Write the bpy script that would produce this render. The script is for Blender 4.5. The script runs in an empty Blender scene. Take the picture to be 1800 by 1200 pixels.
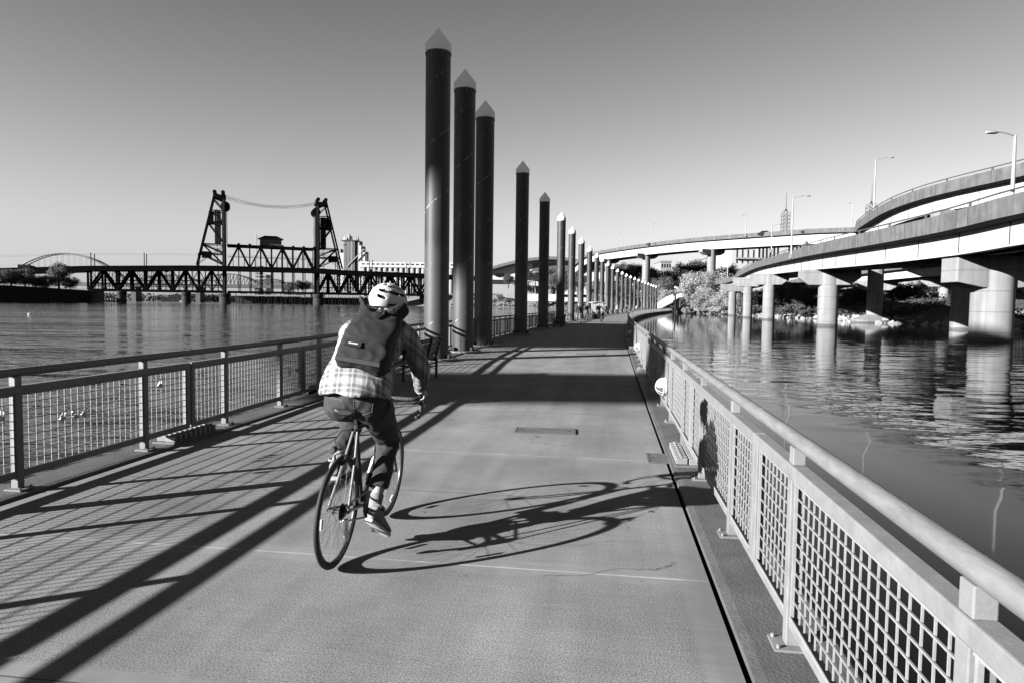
import bpy, bmesh, math, random
from math import radians as R, sin, cos, pi
from mathutils import Vector, Matrix, noise
random.seed(7)
sc = bpy.context.scene
COL = sc.collection
# ------------------------------------------------------------------ camera
F = 1200.0; H0 = 535.0; HS = 0.013; HC = 1.6
ROLL = math.atan(HS); PITCH = math.atan((600 - H0) * cos(ROLL) / F)
cam_d = bpy.data.cameras.new('camera'); cam = bpy.data.objects.new('camera', cam_d); COL.objects.link(cam)
cam_d.sensor_width = 36; cam_d.lens = 36 * F / 1800; cam_d.clip_start = 0.05; cam_d.clip_end = 20000
cam.matrix_world = Matrix.Translation((0, 0, HC)) @ Matrix.Rotation(R(90) - PITCH, 4, 'X') @ Matrix.Rotation(ROLL, 4, 'Z')
sc.camera = cam
# ------------------------------------------------------------------ sky, sun, exposure
SAZ = Vector((-.885, -.465)).normalized(); SEL = R(18)
w = bpy.data.worlds.new('World'); sc.world = w; w.use_nodes = True
nt = w.node_tree; bg = nt.nodes['Background']
sky = nt.nodes.new('ShaderNodeTexSky'); sky.sky_type = 'NISHITA'; sky.sun_disc = False
sky.sun_elevation = SEL; sky.sun_rotation = math.atan2(SAZ.x, SAZ.y)
sky.air_density = 2.35; sky.dust_density = 0.0; sky.ozone_density = 3.0
sep = nt.nodes.new('ShaderNodeSeparateColor'); nt.links.new(sky.outputs[0], sep.inputs[0])
m1 = nt.nodes.new('ShaderNodeMath'); m1.operation = 'MULTIPLY'; m1.inputs[1].default_value = 1.11      # black and white: channel mix of the sky
m2 = nt.nodes.new('ShaderNodeMath'); m2.operation = 'MULTIPLY_ADD'; m2.inputs[1].default_value = -0.716
nt.links.new(sep.outputs[1], m1.inputs[0]); nt.links.new(sep.outputs[2], m2.inputs[0]); nt.links.new(m1.outputs[0], m2.inputs[2])
mx = nt.nodes.new('ShaderNodeMath'); mx.operation = 'MAXIMUM'; mx.inputs[1].default_value = 0.01; nt.links.new(m2.outputs[0], mx.inputs[0])
nt.links.new(mx.outputs[0], bg.inputs[0]); bg.inputs[1].default_value = 0.05
sl = bpy.data.lights.new('sun', 'SUN'); sl.energy = 5.0; sl.angle = R(0.5); sl.color = (1, 1, 1)
so = bpy.data.objects.new('sun', sl); COL.objects.link(so)
sdir = Vector((SAZ.x * cos(SEL), SAZ.y * cos(SEL), sin(SEL)))
so.rotation_euler = sdir.to_track_quat('Z', 'Y').to_euler(); so.location = (-30, -20, 40)
vs = sc.view_settings; vs.view_transform = 'Standard'; vs.look = 'None'; vs.gamma = 1.0; vs.exposure = 2.0
sc.cycles.max_bounces = 6; sc.cycles.diffuse_bounces = 0; sc.cycles.glossy_bounces = 3; sc.cycles.transmission_bounces = 3
sc.cycles.transparent_max_bounces = 6; sc.cycles.caustics_reflective = False; sc.cycles.caustics_refractive = False

WATER = -0.6
# ------------------------------------------------------------------ pixel -> point at a given forward distance
def ray(px, py):
    u = px - 900; v = py - 600
    a = u * cos(ROLL) + v * sin(ROLL); b = -u * sin(ROLL) + v * cos(ROLL)
    return Vector((a / F, cos(PITCH) - b / F * sin(PITCH), -sin(PITCH) - b / F * cos(PITCH)))
def at(px, py, Y):
    d = ray(px, py); return Vector((0, 0, HC)) + d * (Y / d.y)
def xat(px, Y):
    return at(px, H0 + HS * (px - 900), Y).x
def zat(px, py, Y):
    return at(px, py, Y).z

# ------------------------------------------------------------------ materials (the photograph is black and white)
MATS = {}
def M(name, v, rough=.7, var=.2, scale=4.0, bump=0.0, bscale=60.0, metal=0.0, rnd=0.0, stretch=None, streak=0.0, trans=0.0):
    if name in MATS: return MATS[name]
    v *= .68
    m = bpy.data.materials.new(name); m.use_nodes = True; t = m.node_tree; N = t.nodes; L = t.links
    p = N['Principled BSDF']; p.inputs['Roughness'].default_value = rough; p.inputs['Metallic'].default_value = metal
    p.inputs['Specular IOR Level'].default_value = .35
    tc = N.new('ShaderNodeTexCoord'); src = tc.outputs['Object']
    if stretch:
        mp = N.new('ShaderNodeMapping'); mp.inputs['Scale'].default_value = stretch; L.new(src, mp.inputs[0]); src = mp.outputs[0]
    n1 = N.new('ShaderNodeTexNoise'); n1.inputs['Scale'].default_value = scale; n1.inputs['Detail'].default_value = 6; n1.inputs['Roughness'].default_value = .65
    L.new(src, n1.inputs['Vector'])
    mr = N.new('ShaderNodeMapRange'); mr.inputs['From Min'].default_value = .25; mr.inputs['From Max'].default_value = .75
    mr.inputs['To Min'].default_value = v * (1 - var); mr.inputs['To Max'].default_value = v * (1 + var); L.new(n1.outputs['Fac'], mr.inputs['Value'])
    val = mr.outputs[0]
    if streak:
        mp2 = N.new('ShaderNodeMapping'); mp2.inputs['Scale'].default_value = (1, 1, .07); L.new(tc.outputs['Object'], mp2.inputs[0])
        n3 = N.new('ShaderNodeTexNoise'); n3.inputs['Scale'].default_value = 2.2; n3.inputs['Detail'].default_value = 5; L.new(mp2.outputs[0], n3.inputs['Vector'])
        r3 = N.new('ShaderNodeMapRange'); r3.inputs['From Min'].default_value = .35; r3.inputs['From Max'].default_value = .65
        r3.inputs['To Min'].default_value = 1 - streak; r3.inputs['To Max'].default_value = 1; L.new(n3.outputs['Fac'], r3.inputs['Value'])
        mm = N.new('ShaderNodeMath'); mm.operation = 'MULTIPLY'; L.new(val, mm.inputs[0]); L.new(r3.outputs[0], mm.inputs[1]); val = mm.outputs[0]
    if rnd:
        oi = N.new('ShaderNodeObjectInfo'); r4 = N.new('ShaderNodeMapRange'); r4.inputs['To Min'].default_value = 1 - rnd; r4.inputs['To Max'].default_value = 1 + rnd
        L.new(oi.outputs['Random'], r4.inputs['Value'])
        mm = N.new('ShaderNodeMath'); mm.operation = 'MULTIPLY'; L.new(val, mm.inputs[0]); L.new(r4.outputs[0], mm.inputs[1]); val = mm.outputs[0]
    L.new(val, p.inputs['Base Color'])
    if bump:
        n2 = N.new('ShaderNodeTexNoise'); n2.inputs['Scale'].default_value = bscale; n2.inputs['Detail'].default_value = 4; L.new(src, n2.inputs['Vector'])
        b = N.new('ShaderNodeBump'); b.inputs['Strength'].default_value = bump; b.inputs['Distance'].default_value = .02
        L.new(n2.outputs['Fac'], b.inputs['Height']); L.new(b.outputs[0], p.inputs['Normal'])
    if trans:
        tr = N.new('ShaderNodeBsdfTranslucent'); L.new(val, tr.inputs['Color']); ms = N.new('ShaderNodeMixShader'); ms.inputs[0].default_value = trans
        L.new(p.outputs[0], ms.inputs[1]); L.new(tr.outputs[0], ms.inputs[2]); L.new(ms.outputs[0], N['Material Output'].inputs['Surface'])
    MATS[name] = m; return m

m_galv = M('galvanized steel', .21, .5, .22, 9, .07, 90, rnd=.06)
m_tube = M('weathered handrail steel', .175, .6, .3, 22, .12, 120, stretch=(.25, 1, 1))
m_wire = M('mesh wire', .27, .5, .2, 20)
m_plate = M('edge steel plate', .11, .6, .3, 3, .3, 60)
m_black = M('black steel', .018, .5, .3, 8)
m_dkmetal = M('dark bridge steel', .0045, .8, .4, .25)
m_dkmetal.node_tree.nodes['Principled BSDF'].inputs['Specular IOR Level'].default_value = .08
m_white = M('white paint', .6, .45, .08, 6)
m_conc = M('viaduct concrete', .24, .85, .14, .5, .15, 8, streak=.25)
def weather(m):            # formwork seams and a tide mark
    t = m.node_tree; N = t.nodes; L = t.links; p = N['Principled BSDF']; old = p.inputs['Base Color'].links[0].from_socket
    g = N.new('ShaderNodeNewGeometry'); s = N.new('ShaderNodeSeparateXYZ'); L.new(g.outputs['Position'], s.inputs[0])
    pp = N.new('ShaderNodeMath'); pp.operation = 'PINGPONG'; pp.inputs[1].default_value = .75; L.new(s.outputs['Z'], pp.inputs[0])
    r = N.new('ShaderNodeMapRange'); r.inputs['From Min'].default_value = .02; r.inputs['From Max'].default_value = .06; r.inputs['To Min'].default_value = .72; L.new(pp.outputs[0], r.inputs['Value'])
    n = N.new('ShaderNodeTexNoise'); n.inputs['Scale'].default_value = 1.3; n.inputs['Detail'].default_value = 5; L.new(g.outputs['Position'], n.inputs['Vector'])
    ad = N.new('ShaderNodeMath'); ad.operation = 'MULTIPLY_ADD'; ad.inputs[1].default_value = .5; L.new(n.outputs['Fac'], ad.inputs[0]); L.new(s.outputs['Z'], ad.inputs[2])
    r2 = N.new('ShaderNodeMapRange'); r2.inputs['From Min'].default_value = -.15; r2.inputs['From Max'].default_value = .0; r2.inputs['To Min'].default_value = .4; L.new(ad.outputs[0], r2.inputs['Value'])
    m1 = N.new('ShaderNodeMath'); m1.operation = 'MULTIPLY'; L.new(r.outputs[0], m1.inputs[0]); L.new(r2.outputs[0], m1.inputs[1])
    m2 = N.new('ShaderNodeMath'); m2.operation = 'MULTIPLY'; L.new(m1.outputs[0], m2.inputs[0]); L.new(old, m2.inputs[1]); L.new(m2.outputs[0], p.inputs['Base Color'])
weather(m_conc)
m_girder = M('pale painted girder', .42, .6, .08, .3, streak=.10)
m_parapet = M('weathered parapet concrete', .12, .9, .35, .9, .2, 6, streak=.35)
m_under = M('dark concrete underside', .05, .9, .3, 1)  # one dark tone for ramp decks, cross frames and panel joints
m_lampgrey = M('lamp post metal', .3, .5, .1, 3)
m_rubber = M('black rubber', .012, .7, .2, 30)
m_chrome = M('polished alloy', .45, .25, .1, 30, metal=.9)
m_skin = M('skin', .33, .55, .08, 25)
m_bark = M('bark', .06, .95, .4, 6, .4, 30, stretch=(1, 1, .3))

# ------------------------------------------------------------------ mesh builder
class MB:
    def __init__(s): s.v = []; s.f = []
    def add(s, vs, fs):
        b = len(s.v); s.v += [tuple(x) for x in vs]; s.f += [tuple(i + b for i in f) for f in fs]; return s
    def box(s, x0, x1, y0, y1, z0, z1, m=None):
        vs = [Vector((x, y, z)) for z in (z0, z1) for y in (y0, y1) for x in (x0, x1)]
        if m: vs = [m @ q for q in vs]
        return s.add(vs, [(0, 2, 3, 1), (4, 5, 7, 6), (0, 1, 5, 4), (2, 6, 7, 3), (0, 4, 6, 2), (1, 3, 7, 5)])
    def bar(s, p, q, w, h=None, up=(0, 0, 1)):
        h = h or w; p = Vector(p); q = Vector(q); d = q - p; L = d.length
        if L < 1e-6: return s
        d /= L; u = Vector(up)
        if abs(d.dot(u)) > .98: u = Vector((1, 0, 0))
        x = d.cross(u).normalized(); z = x.cross(d)
        vs = [c + x * (a * w / 2) + z * (b * h / 2) for c in (p, q) for a, b in ((-1, -1), (1, -1), (1, 1), (-1, 1))]
        return s.add(vs, [(3, 2, 1, 0), (4, 5, 6, 7), (0, 1, 5, 4), (1, 2, 6, 5), (2, 3, 7, 6), (3, 0, 4, 7)])
    def tube(s, pts, r, n=8, cap=True, closed=False):
        pts = [Vector(p) for p in pts]; k = len(pts); rr = r if isinstance(r, (list, tuple)) else [r] * k
        b = len(s.v); prev = None
        for i, p in enumerate(pts):
            if closed: d = pts[(i + 1) % k] - pts[i - 1]
            else: d = pts[min(i + 1, k - 1)] - pts[max(i - 1, 0)]
            d.normalize()
            if prev is None:
                x = d.cross(Vector((0, 0, 1)))
                if x.length < .05: x = d.cross(Vector((1, 0, 0)))
                x.normalize()
            else:
                x = prev - d * prev.dot(d)
                x.normalize()
            prev = x; y = d.cross(x)
            for j in range(n):
                a = 2 * pi * j / n
                s.v.append(tuple(p + x * (cos(a) * rr[i]) + y * (sin(a) * rr[i])))
        for i in range(k if closed else k - 1):
            for j in range(n):
                a = b + i * n + j; c = b + i * n + (j + 1) % n; i2 = (i + 1) % k
                s.f.append((a, c, b + i2 * n + (j + 1) % n, b + i2 * n + j))
        if cap and not closed:
            s.f.append(tuple(b + j for j in reversed(range(n)))); s.f.append(tuple(b + (k - 1) * n + j for j in range(n)))
        return s
    def lathe(s, prof, n=24, m=None, cap=True):
        b = len(s.v); m = m or Matrix()
        for r, z in prof:
            for j in range(n):
                a = 2 * pi * j / n; s.v.append(tuple(m @ Vector((r * cos(a), r * sin(a), z))))
        for i in range(len(prof) - 1):
            for j in range(n):
                s.f.append((b + i * n + j, b + i * n + (j + 1) % n, b + (i + 1) * n + (j + 1) % n, b + (i + 1) * n + j))
        if cap:
            s.f.append(tuple(b + j for j in reversed(range(n)))); s.f.append(tuple(b + (len(prof) - 1) * n + j for j in range(n)))
        return s
    def loft(s, rings, cap=True):
        b = len(s.v); n = len(rings[0])
        for r in rings: s.v += [tuple(q) for q in r]
        for i in range(len(rings) - 1):
            for j in range(n):
                s.f.append((b + i * n + j, b + i * n + (j + 1) % n, b + (i + 1) * n + (j + 1) % n, b + (i + 1) * n + j))
        if cap:
            s.f.append(tuple(b + j for j in reversed(range(n)))); s.f.append(tuple(b + (len(rings) - 1) * n + j for j in range(n)))
        return s
    def ball(s, c, rx, ry=None, rz=None, n=12, m=None):
        ry = ry or rx; rz = rz or rx; c = Vector(c); k = n // 2; m = m or Matrix()
        rings = []
        for i in range(k + 1):
            t = -pi / 2 + pi * i / k; q = max(cos(t), .02)
            rings.append([m @ Vector((rx * q * cos(2 * pi * j / n), ry * q * sin(2 * pi * j / n), rz * sin(t))) + c for j in range(n)])
        return s.loft(rings)
    def prism(s, poly, h, m=None):
        m = m or Matrix(); n = len(poly)
        vs = [m @ Vector((x, y, z)) for z in (0, h) for x, y in poly]
        return s.add(vs, [tuple(reversed(range(n))), tuple(range(n, 2 * n))] + [(i, (i + 1) % n, n + (i + 1) % n, n + i) for i in range(n)])
    def join(s, o, m=None):
        vs = [m @ Vector(q) for q in o.v] if m else o.v
        return s.add(vs, o.f)
    def mesh(s, name, mat, smooth=False):
        me = bpy.data.meshes.new(name); me.from_pydata([tuple(q) for q in s.v], [], s.f); me.update()
        bm = bmesh.new(); bm.from_mesh(me); bmesh.ops.recalc_face_normals(bm, faces=bm.faces); bm.to_mesh(me); bm.free()
        if mat: me.materials.append(mat)
        if smooth:
            me.polygons.foreach_set('use_smooth', [True] * len(me.polygons))
            me.set_sharp_from_angle(angle=R(40))
        return me
    def build(s, name, mat, parent=None, smooth=False, label=None, bevel=0, loc=None):
        o = bpy.data.objects.new(name, s.mesh(name, mat, smooth)); COL.objects.link(o)
        if parent: o.parent = parent
        if label: o['label'] = label
        if loc: o.location = loc
        if bevel:
            b = o.modifiers.new('bevel', 'BEVEL'); b.width = bevel; b.segments = 2; b.limit_method = 'ANGLE'; b.angle_limit = R(50)
        return o
def tag(o, label, cat, group=None):
    o['label'] = label; o['category'] = cat
    if group: o['group'] = group
    return o
def struct(o, kind='structure'):
    o['kind'] = kind; return o
def thing(name, label, cat, loc=(0, 0, 0), rz=0.0, group=None):
    o = bpy.data.objects.new(name, None); COL.objects.link(o); o.location = loc; o.rotation_euler = (0, 0, rz); o.empty_display_size = .2
    return tag(o, label, cat, group)
KIDS = {}
def copy_tree(o, parent=None):
    c = o.copy(); COL.objects.link(c)
    if parent: c.parent = parent; c.matrix_parent_inverse = o.matrix_parent_inverse
    for ch in kids(o): copy_tree(ch, c)
    return c
def kids(o): return [x for x in COL.objects if x.parent == o] if o.name not in KIDS else KIDS[o.name]
def freeze(o):            # remember the children of a prototype once
    KIDS[o.name] = [x for x in COL.objects if x.parent == o]
    for c in KIDS[o.name]: freeze(c)
    return o
ORD = ['first', 'second', 'third', 'fourth', 'fifth', 'sixth', 'seventh', 'eighth', 'ninth', 'tenth', 'eleventh', 'twelfth', 'thirteenth', 'fourteenth', 'fifteenth',
       'sixteenth', 'seventeenth', 'eighteenth', 'nineteenth', 'twentieth', 'twenty-first', 'twenty-second', 'twenty-third', 'twenty-fourth', 'twenty-fifth', 'twenty-sixth', 'twenty-seventh', 'twenty-eighth']

# ------------------------------------------------------------------ the walkway's centre line
PC = [-6.87271351e-12, -1.54819668e-09, 1.51201353e-06, 1.80572610e-04, 1.38728931e-01, -2.061]
def pcx(y):
    r = 0
    for c in PC: r = r * y + c
    return r
PATH = []; S = 0.0
_y = -6.0; _last = None
while _y < 266:
    q = Vector((pcx(_y), _y))
    if _last: S += (q - _last).length
    PATH.append((S, q)); _last = q; _y += .2
S0 = next(s for s, q in PATH if q.y >= 0)     # arc length measured from the camera's foot
def path(s):                                   # -> point, unit tangent, unit right normal
    s += S0; i = int(min(max(s / S * (len(PATH) - 1), 1), len(PATH) - 3))
    while i > 1 and PATH[i][0] > s: i -= 1
    while i < len(PATH) - 3 and PATH[i + 1][0] < s: i += 1
    a, b = PATH[i], PATH[i + 1]; t = (s - a[0]) / (b[0] - a[0]); p = a[1].lerp(b[1], t)
    d = (PATH[min(i + 3, len(PATH) - 1)][1] - PATH[max(i - 2, 0)][1]).normalized()
    return p, d, Vector((d.y, -d.x))
def pt(s, u, z=0.0):
    p, d, n = path(s); q = p + n * u; return Vector((q.x, q.y, z))
def s_of_y(y):
    return min(PATH, key=lambda e: abs(e[1].y - y))[0] - S0
SMAX = S - S0
HW = 2.66; HL = 2.57          # half widths of the concrete, right and left
# ================================================================== WATER
def water_mat():
    m = bpy.data.materials.new('river water'); m.use_nodes = True; t = m.node_tree; N = t.nodes; L = t.links
    p = N['Principled BSDF']; p.inputs['Base Color'].default_value = (.0015, .0015, .0015, 1); p.inputs['Roughness'].default_value = .045; p.inputs['IOR'].default_value = 1.27
    g = N.new('ShaderNodeNewGeometry')
    def noise_(scale, sx, sy, det, rot=0):
        mp = N.new('ShaderNodeMapping'); mp.inputs['Scale'].default_value = (sx, sy, 1); mp.inputs['Rotation'].default_value = (0, 0, rot); L.new(g.outputs['Position'], mp.inputs[0])
        n = N.new('ShaderNodeTexNoise'); n.inputs['Scale'].default_value = scale; n.inputs['Detail'].default_value = det; n.inputs['Roughness'].default_value = .55; L.new(mp.outputs[0], n.inputs['Vector']); return n.outputs['Fac']
    def math_(op, a, b=None, c=None):
        q = N.new('ShaderNodeMath'); q.operation = op
        for i, x in enumerate((a, b, c)):
            if x is None: continue
            if isinstance(x, (int, float)): q.inputs[i].default_value = x
            else: L.new(x, q.inputs[i])
        return q.outputs[0]
    def ramp(x, a, b, lo, hi):
        r = N.new('ShaderNodeMapRange'); r.interpolation_type = 'SMOOTHSTEP'; r.inputs['From Min'].default_value = a; r.inputs['From Max'].default_value = b; r.inputs['To Min'].default_value = lo; r.inputs['To Max'].default_value = hi
        L.new(x, r.inputs['Value']); return r.outputs[0]
    sx = N.new('ShaderNodeSeparateXYZ'); L.new(g.outputs['Position'], sx.inputs[0])
    big = noise_(.05, .35, 1, 3)                       # gust patches, long across the river
    # sheltered water east of the walkway: x - centre line > 0
    side = math_('SUBTRACT', sx.outputs['X'], math_('MULTIPLY_ADD', sx.outputs['Y'], .16, 0))
    east = ramp(side, -3, 2, 0, 1)
    # ripples start some metres out from the walkway on the sheltered side; glassy close by and again towards the bank
    d1 = math_('ADD', sx.outputs['X'], math_('MULTIPLY_ADD', big, 3, -1.5))
    band = math_('MULTIPLY', ramp(d1, 5.2, 7.2, 0.0, 1), ramp(math_('ADD', sx.outputs['Y'], math_('MULTIPLY', big, 20)), 34, 70, 1, .12))
    ea = math_('MULTIPLY_ADD', band, .36, .006)
    we = math_('MULTIPLY', ramp(big, .35, .65, .9, 2.2), ramp(sx.outputs['Y'], 25, 160, 1, .4))
    west = math_('SUBTRACT', 1, east)
    amp = math_('ADD', math_('MULTIPLY', east, ea), math_('MULTIPLY', west, we))
    fine = math_('MULTIPLY', noise_(2.6, .6, 1, 3, -.2), math_('MULTIPLY_ADD', west, .22, .13))
    h = math_('ADD', math_('ADD', noise_(.8, .45, 1, 1.5, .12), fine), math_('MULTIPLY', noise_(.22, .5, 1, 2, .3), math_('MULTIPLY', west, 1.6)))
    h = math_('MULTIPLY', h, amp)
    b = N.new('ShaderNodeBump'); b.inputs['Strength'].default_value = 1.0; b.inputs['Distance'].default_value = .13; L.new(h, b.inputs['Height']); L.new(b.outputs[0], p.inputs['Normal'])
    return m
wq = MB(); wq.add([(-7000, -300, WATER), (7000, -300, WATER), (7000, 12000, WATER), (-7000, 12000, WATER)], [(0, 1, 2, 3)])
struct(wq.build('water', water_mat()))
rb = MB(); rb.add([(-7200, -400, -9), (7200, -400, -9), (7200, 12200, -9), (-7200, 12200, -9)], [(0, 1, 2, 3)])
struct(rb.build('ground', M('river bed', .03)))

# ================================================================== WALKWAY DECK
def deck_mat():
    m = bpy.data.materials.new('walkway concrete'); m.use_nodes = True; t = m.node_tree; N = t.nodes; L = t.links
    p = N['Principled BSDF']; p.inputs['Roughness'].default_value = .85; p.inputs['Specular IOR Level'].default_value = .3
    uv = N.new('ShaderNodeUVMap'); uv.uv_map = 'uv'
    sp = N.new('ShaderNodeSeparateXYZ'); L.new(uv.outputs[0], sp.inputs[0])
    def no(scale, det, src=uv.outputs[0], rough=.6):
        n = N.new('ShaderNodeTexNoise'); n.inputs['Scale'].default_value = scale; n.inputs['Detail'].default_value = det; n.inputs['Roughness'].default_value = rough; L.new(src, n.inputs['Vector']); return n.outputs['Fac']
    def mr(x, a, b, lo, hi, smooth=False):
        r = N.new('ShaderNodeMapRange'); r.inputs['From Min'].default_value = a; r.inputs['From Max'].default_value = b; r.inputs['To Min'].default_value = lo; r.inputs['To Max'].default_value = hi
        if smooth: r.interpolation_type = 'SMOOTHSTEP'
        L.new(x, r.inputs['Value']); return r.outputs[0]
    def ma(op, a, b=None, c=None):
        q = N.new('ShaderNodeMath'); q.operation = op
        for i, x in enumerate((a, b, c)):
            if x is None: continue
            if isinstance(x, (int, float)): q.inputs[i].default_value = x
            else: L.new(x, q.inputs[i])
        return q.outputs[0]
    # cell coordinate of the slab joints: main joints every 3.1 m, tooled grooves half way
    def cell(off, size):
        return ma('MULTIPLY', ma('PINGPONG', ma('SUBTRACT', sp.outputs['Y'], off), size / 2), 1)
    wob = ma('MULTIPLY_ADD', no(3, 3), .05, -.025)
    j1 = ma('ADD', cell(7.42 - 31, 3.1), ma('MULTIPLY', wob, .2))         # distance to the sealed joint
    j2 = cell(7.42 - 31 + 1.55, 3.1)                      # distance to the tooled groove
    ed = ma('MINIMUM', ma('SUBTRACT', HW, sp.outputs['X']), ma('ADD', sp.outputs['X'], HL))
    grain = no(120, 3, rough=.8); fine = no(300, 2)
    blot = no(.9, 5); stain = no(.35, 4)
    base = ma('MULTIPLY', mr(grain, .36, .64, .32, 1.7), mr(fine, .36, .64, .65, 1.35))
    # smooth trowelled margin round each panel
    marg = ma('MINIMUM', ma('MINIMUM', ma('ADD', j1, wob), ma('ADD', j2, wob)), ma('SUBTRACT', ma('ADD', ed, wob), .06))
    sm = mr(marg, .10, .125, 1, 0)
    # panels between about 8.9 m and 5.9 m: trowelled smooth all over
    trow = ma('MULTIPLY', mr(sp.outputs['Y'], 7.4, 7.5, 0, 1), mr(sp.outputs['Y'], 13.5, 13.6, 1, 0)); sm = ma('MAXIMUM', sm, ma('MULTIPLY', trow, .75))
    col = ma('MULTIPLY_ADD', ma('SUBTRACT', 1, sm), ma('SUBTRACT', base, 1), 1)
    col = ma('MULTIPLY', col, ma('MULTIPLY', mr(blot, .3, .7, .8, 1.2), mr(stain, .35, .65, .85, 1.12)))
    col = ma('MULTIPLY', col, mr(sm, 0, 1, .152, .165))
    groove = mr(j2, .004, .008, .35, 1); col = ma('MULTIPLY', col, groove)
    sealw = mr(ma('ADD', j1, ma('MULTIPLY_ADD', no(14, 3), .012, -.006)), .006, .011, 1, 0)
    brk = ma('MULTIPLY', sealw, mr(no(2.5, 4), .38, .52, .15, 1)); col = ma('ADD', ma('MULTIPLY', col, ma('SUBTRACT', 1, brk)), ma('MULTIPLY', brk, .28))
    # tyre-dark traffic lane and a few round spots
    vo = N.new('ShaderNodeTexVoronoi'); vo.inputs['Scale'].default_value = 1.1; L.new(uv.outputs[0], vo.inputs['Vector'])
    spot = mr(vo.outputs['Distance'], .030, .040, .3, 1); col = ma('MULTIPLY', col, spot)
    mp = N.new('ShaderNodeMapping'); mp.inputs['Scale'].default_value = (2.2, .12, 1); L.new(uv.outputs[0], mp.inputs[0])
    lane = no(1.0, 4, mp.outputs[0]); col = ma('MULTIPLY', col, mr(lane, .38, .62, .86, 1.1))
    mp = N.new('ShaderNodeMapping'); mp.inputs['Scale'].default_value = (.5, 5, 1); mp.inputs['Rotation'].default_value = (0, 0, .05); L.new(uv.outputs[0], mp.inputs[0])
    brush = no(6, 3, mp.outputs[0]); col = ma('MULTIPLY', col, mr(brush, .3, .7, .93, 1.07))
    v2 = N.new('ShaderNodeTexVoronoi'); v2.feature = 'DISTANCE_TO_EDGE'; v2.inputs['Scale'].default_value = .55
    wp_ = N.new('ShaderNodeVectorMath'); wp_.operation = 'MULTIPLY_ADD'; nz = N.new('ShaderNodeTexNoise'); nz.inputs['Scale'].default_value = 2.5; nz.inputs['Detail'].default_value = 5; L.new(uv.outputs[0], nz.inputs['Vector'])
    L.new(nz.outputs['Color'], wp_.inputs[0]); wp_.inputs[1].default_value = (.5, .5, 0); L.new(uv.outputs[0], wp_.inputs[2]); L.new(wp_.outputs[0], v2.inputs['Vector'])
    crack = ma('MULTIPLY', mr(v2.outputs['Distance'], .001, .0035, 1, 0), mr(no(.7, 2), .52, .6, 0, .5)); col = ma('MULTIPLY', col, ma('SUBTRACT', 1, crack))
    drip = mr(no(4.5, 5), .66, .74, 1, .62); col = ma('MULTIPLY', col, drip)
    L.new(col, p.inputs['Base Color'])
    hgt = ma('ADD', ma('MULTIPLY', ma('MULTIPLY', grain, ma('SUBTRACT', 1, sm)), .6), ma('MULTIPLY', groove, 1.0))
    b = N.new('ShaderNodeBump'); b.inputs['Strength'].default_value = .35; b.inputs['Distance'].default_value = .003; L.new(hgt, b.inputs['Height']); L.new(b.outputs[0], p.inputs['Normal'])
    return m
deck_m = deck_mat()
STEP = .775
NS = int((SMAX + 5) / STEP)
SS = [-4.6 + i * STEP for i in range(NS)]
SS = [s for s in SS if s < SMAX - 1]
dk = MB(); uvs = []
prof = [(-HL, -.12), (-HL, 0), (-1.3, .003), (0, .006), (1.3, .003), (HW, 0), (HW, -.12)]
for s in SS:
    for u, z in prof: dk.v.append(tuple(pt(s, u, z))); uvs.append((u, s))
n = len(prof)
for i in range(len(SS) - 1):
    for j in range(n - 1): dk.f.append((i * n + j, i * n + j + 1, (i + 1) * n + j + 1, (i + 1) * n + j))
do = dk.build('walkway', deck_m, smooth=True); struct(do)
ul = do.data.uv_layers.new(name='uv')
for l in do.data.loops: ul.data[l.index].uv = uvs[l.vertex_index]
def sweep(name, prof, mat, closed=True, ss=SS):
    mb = MB(); n = len(prof)
    for s in ss:
        for u, z in prof: mb.v.append(tuple(pt(s, u, z)))
    for i in range(len(ss) - 1):
        for j in range(n if closed else n - 1):
            mb.f.append((i * n + j, i * n + (j + 1) % n, (i + 1) * n + (j + 1) % n, (i + 1) * n + j))
    return mb.build(name, mat)
S_A = [s for s in SS if s < 12.5]; S_B = [s for s in SS if s > 11.8]      # past the bench the river side widens round the piles
for sg, a, b, ss in ((1, HW + .032, HW + .50, SS), (-1, HL + .04, HL + .42, S_A), (-1, HL + .04, HL + .98, S_B)):
    struct(sweep('walkway_edge_plate', [(sg * a, -.1), (sg * a, .022), (sg * (a + .05), .03), (sg * (b - .02), .03), (sg * b, .01), (sg * b, -.16)], m_plate, ss=ss))
m_float = M('float concrete', .05, .9, .3, 1)
struct(sweep('walkway_float', [(-HL - .36, -1.2), (-HL - .36, -.165), (HW + .44, -.165), (HW + .44, -1.2)], m_float, ss=S_A))
struct(sweep('walkway_float', [(-HL - .92, -1.2), (-HL - .92, -.166), (HW + .43, -.166), (HW + .43, -1.2)], m_float, ss=S_B))
def rail_u(side, s):
    if side > 0: return HW + .26
    k = min(1, max(0, (s - 9.5) / 9.0)); return HL + .18 + .62 * k

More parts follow.
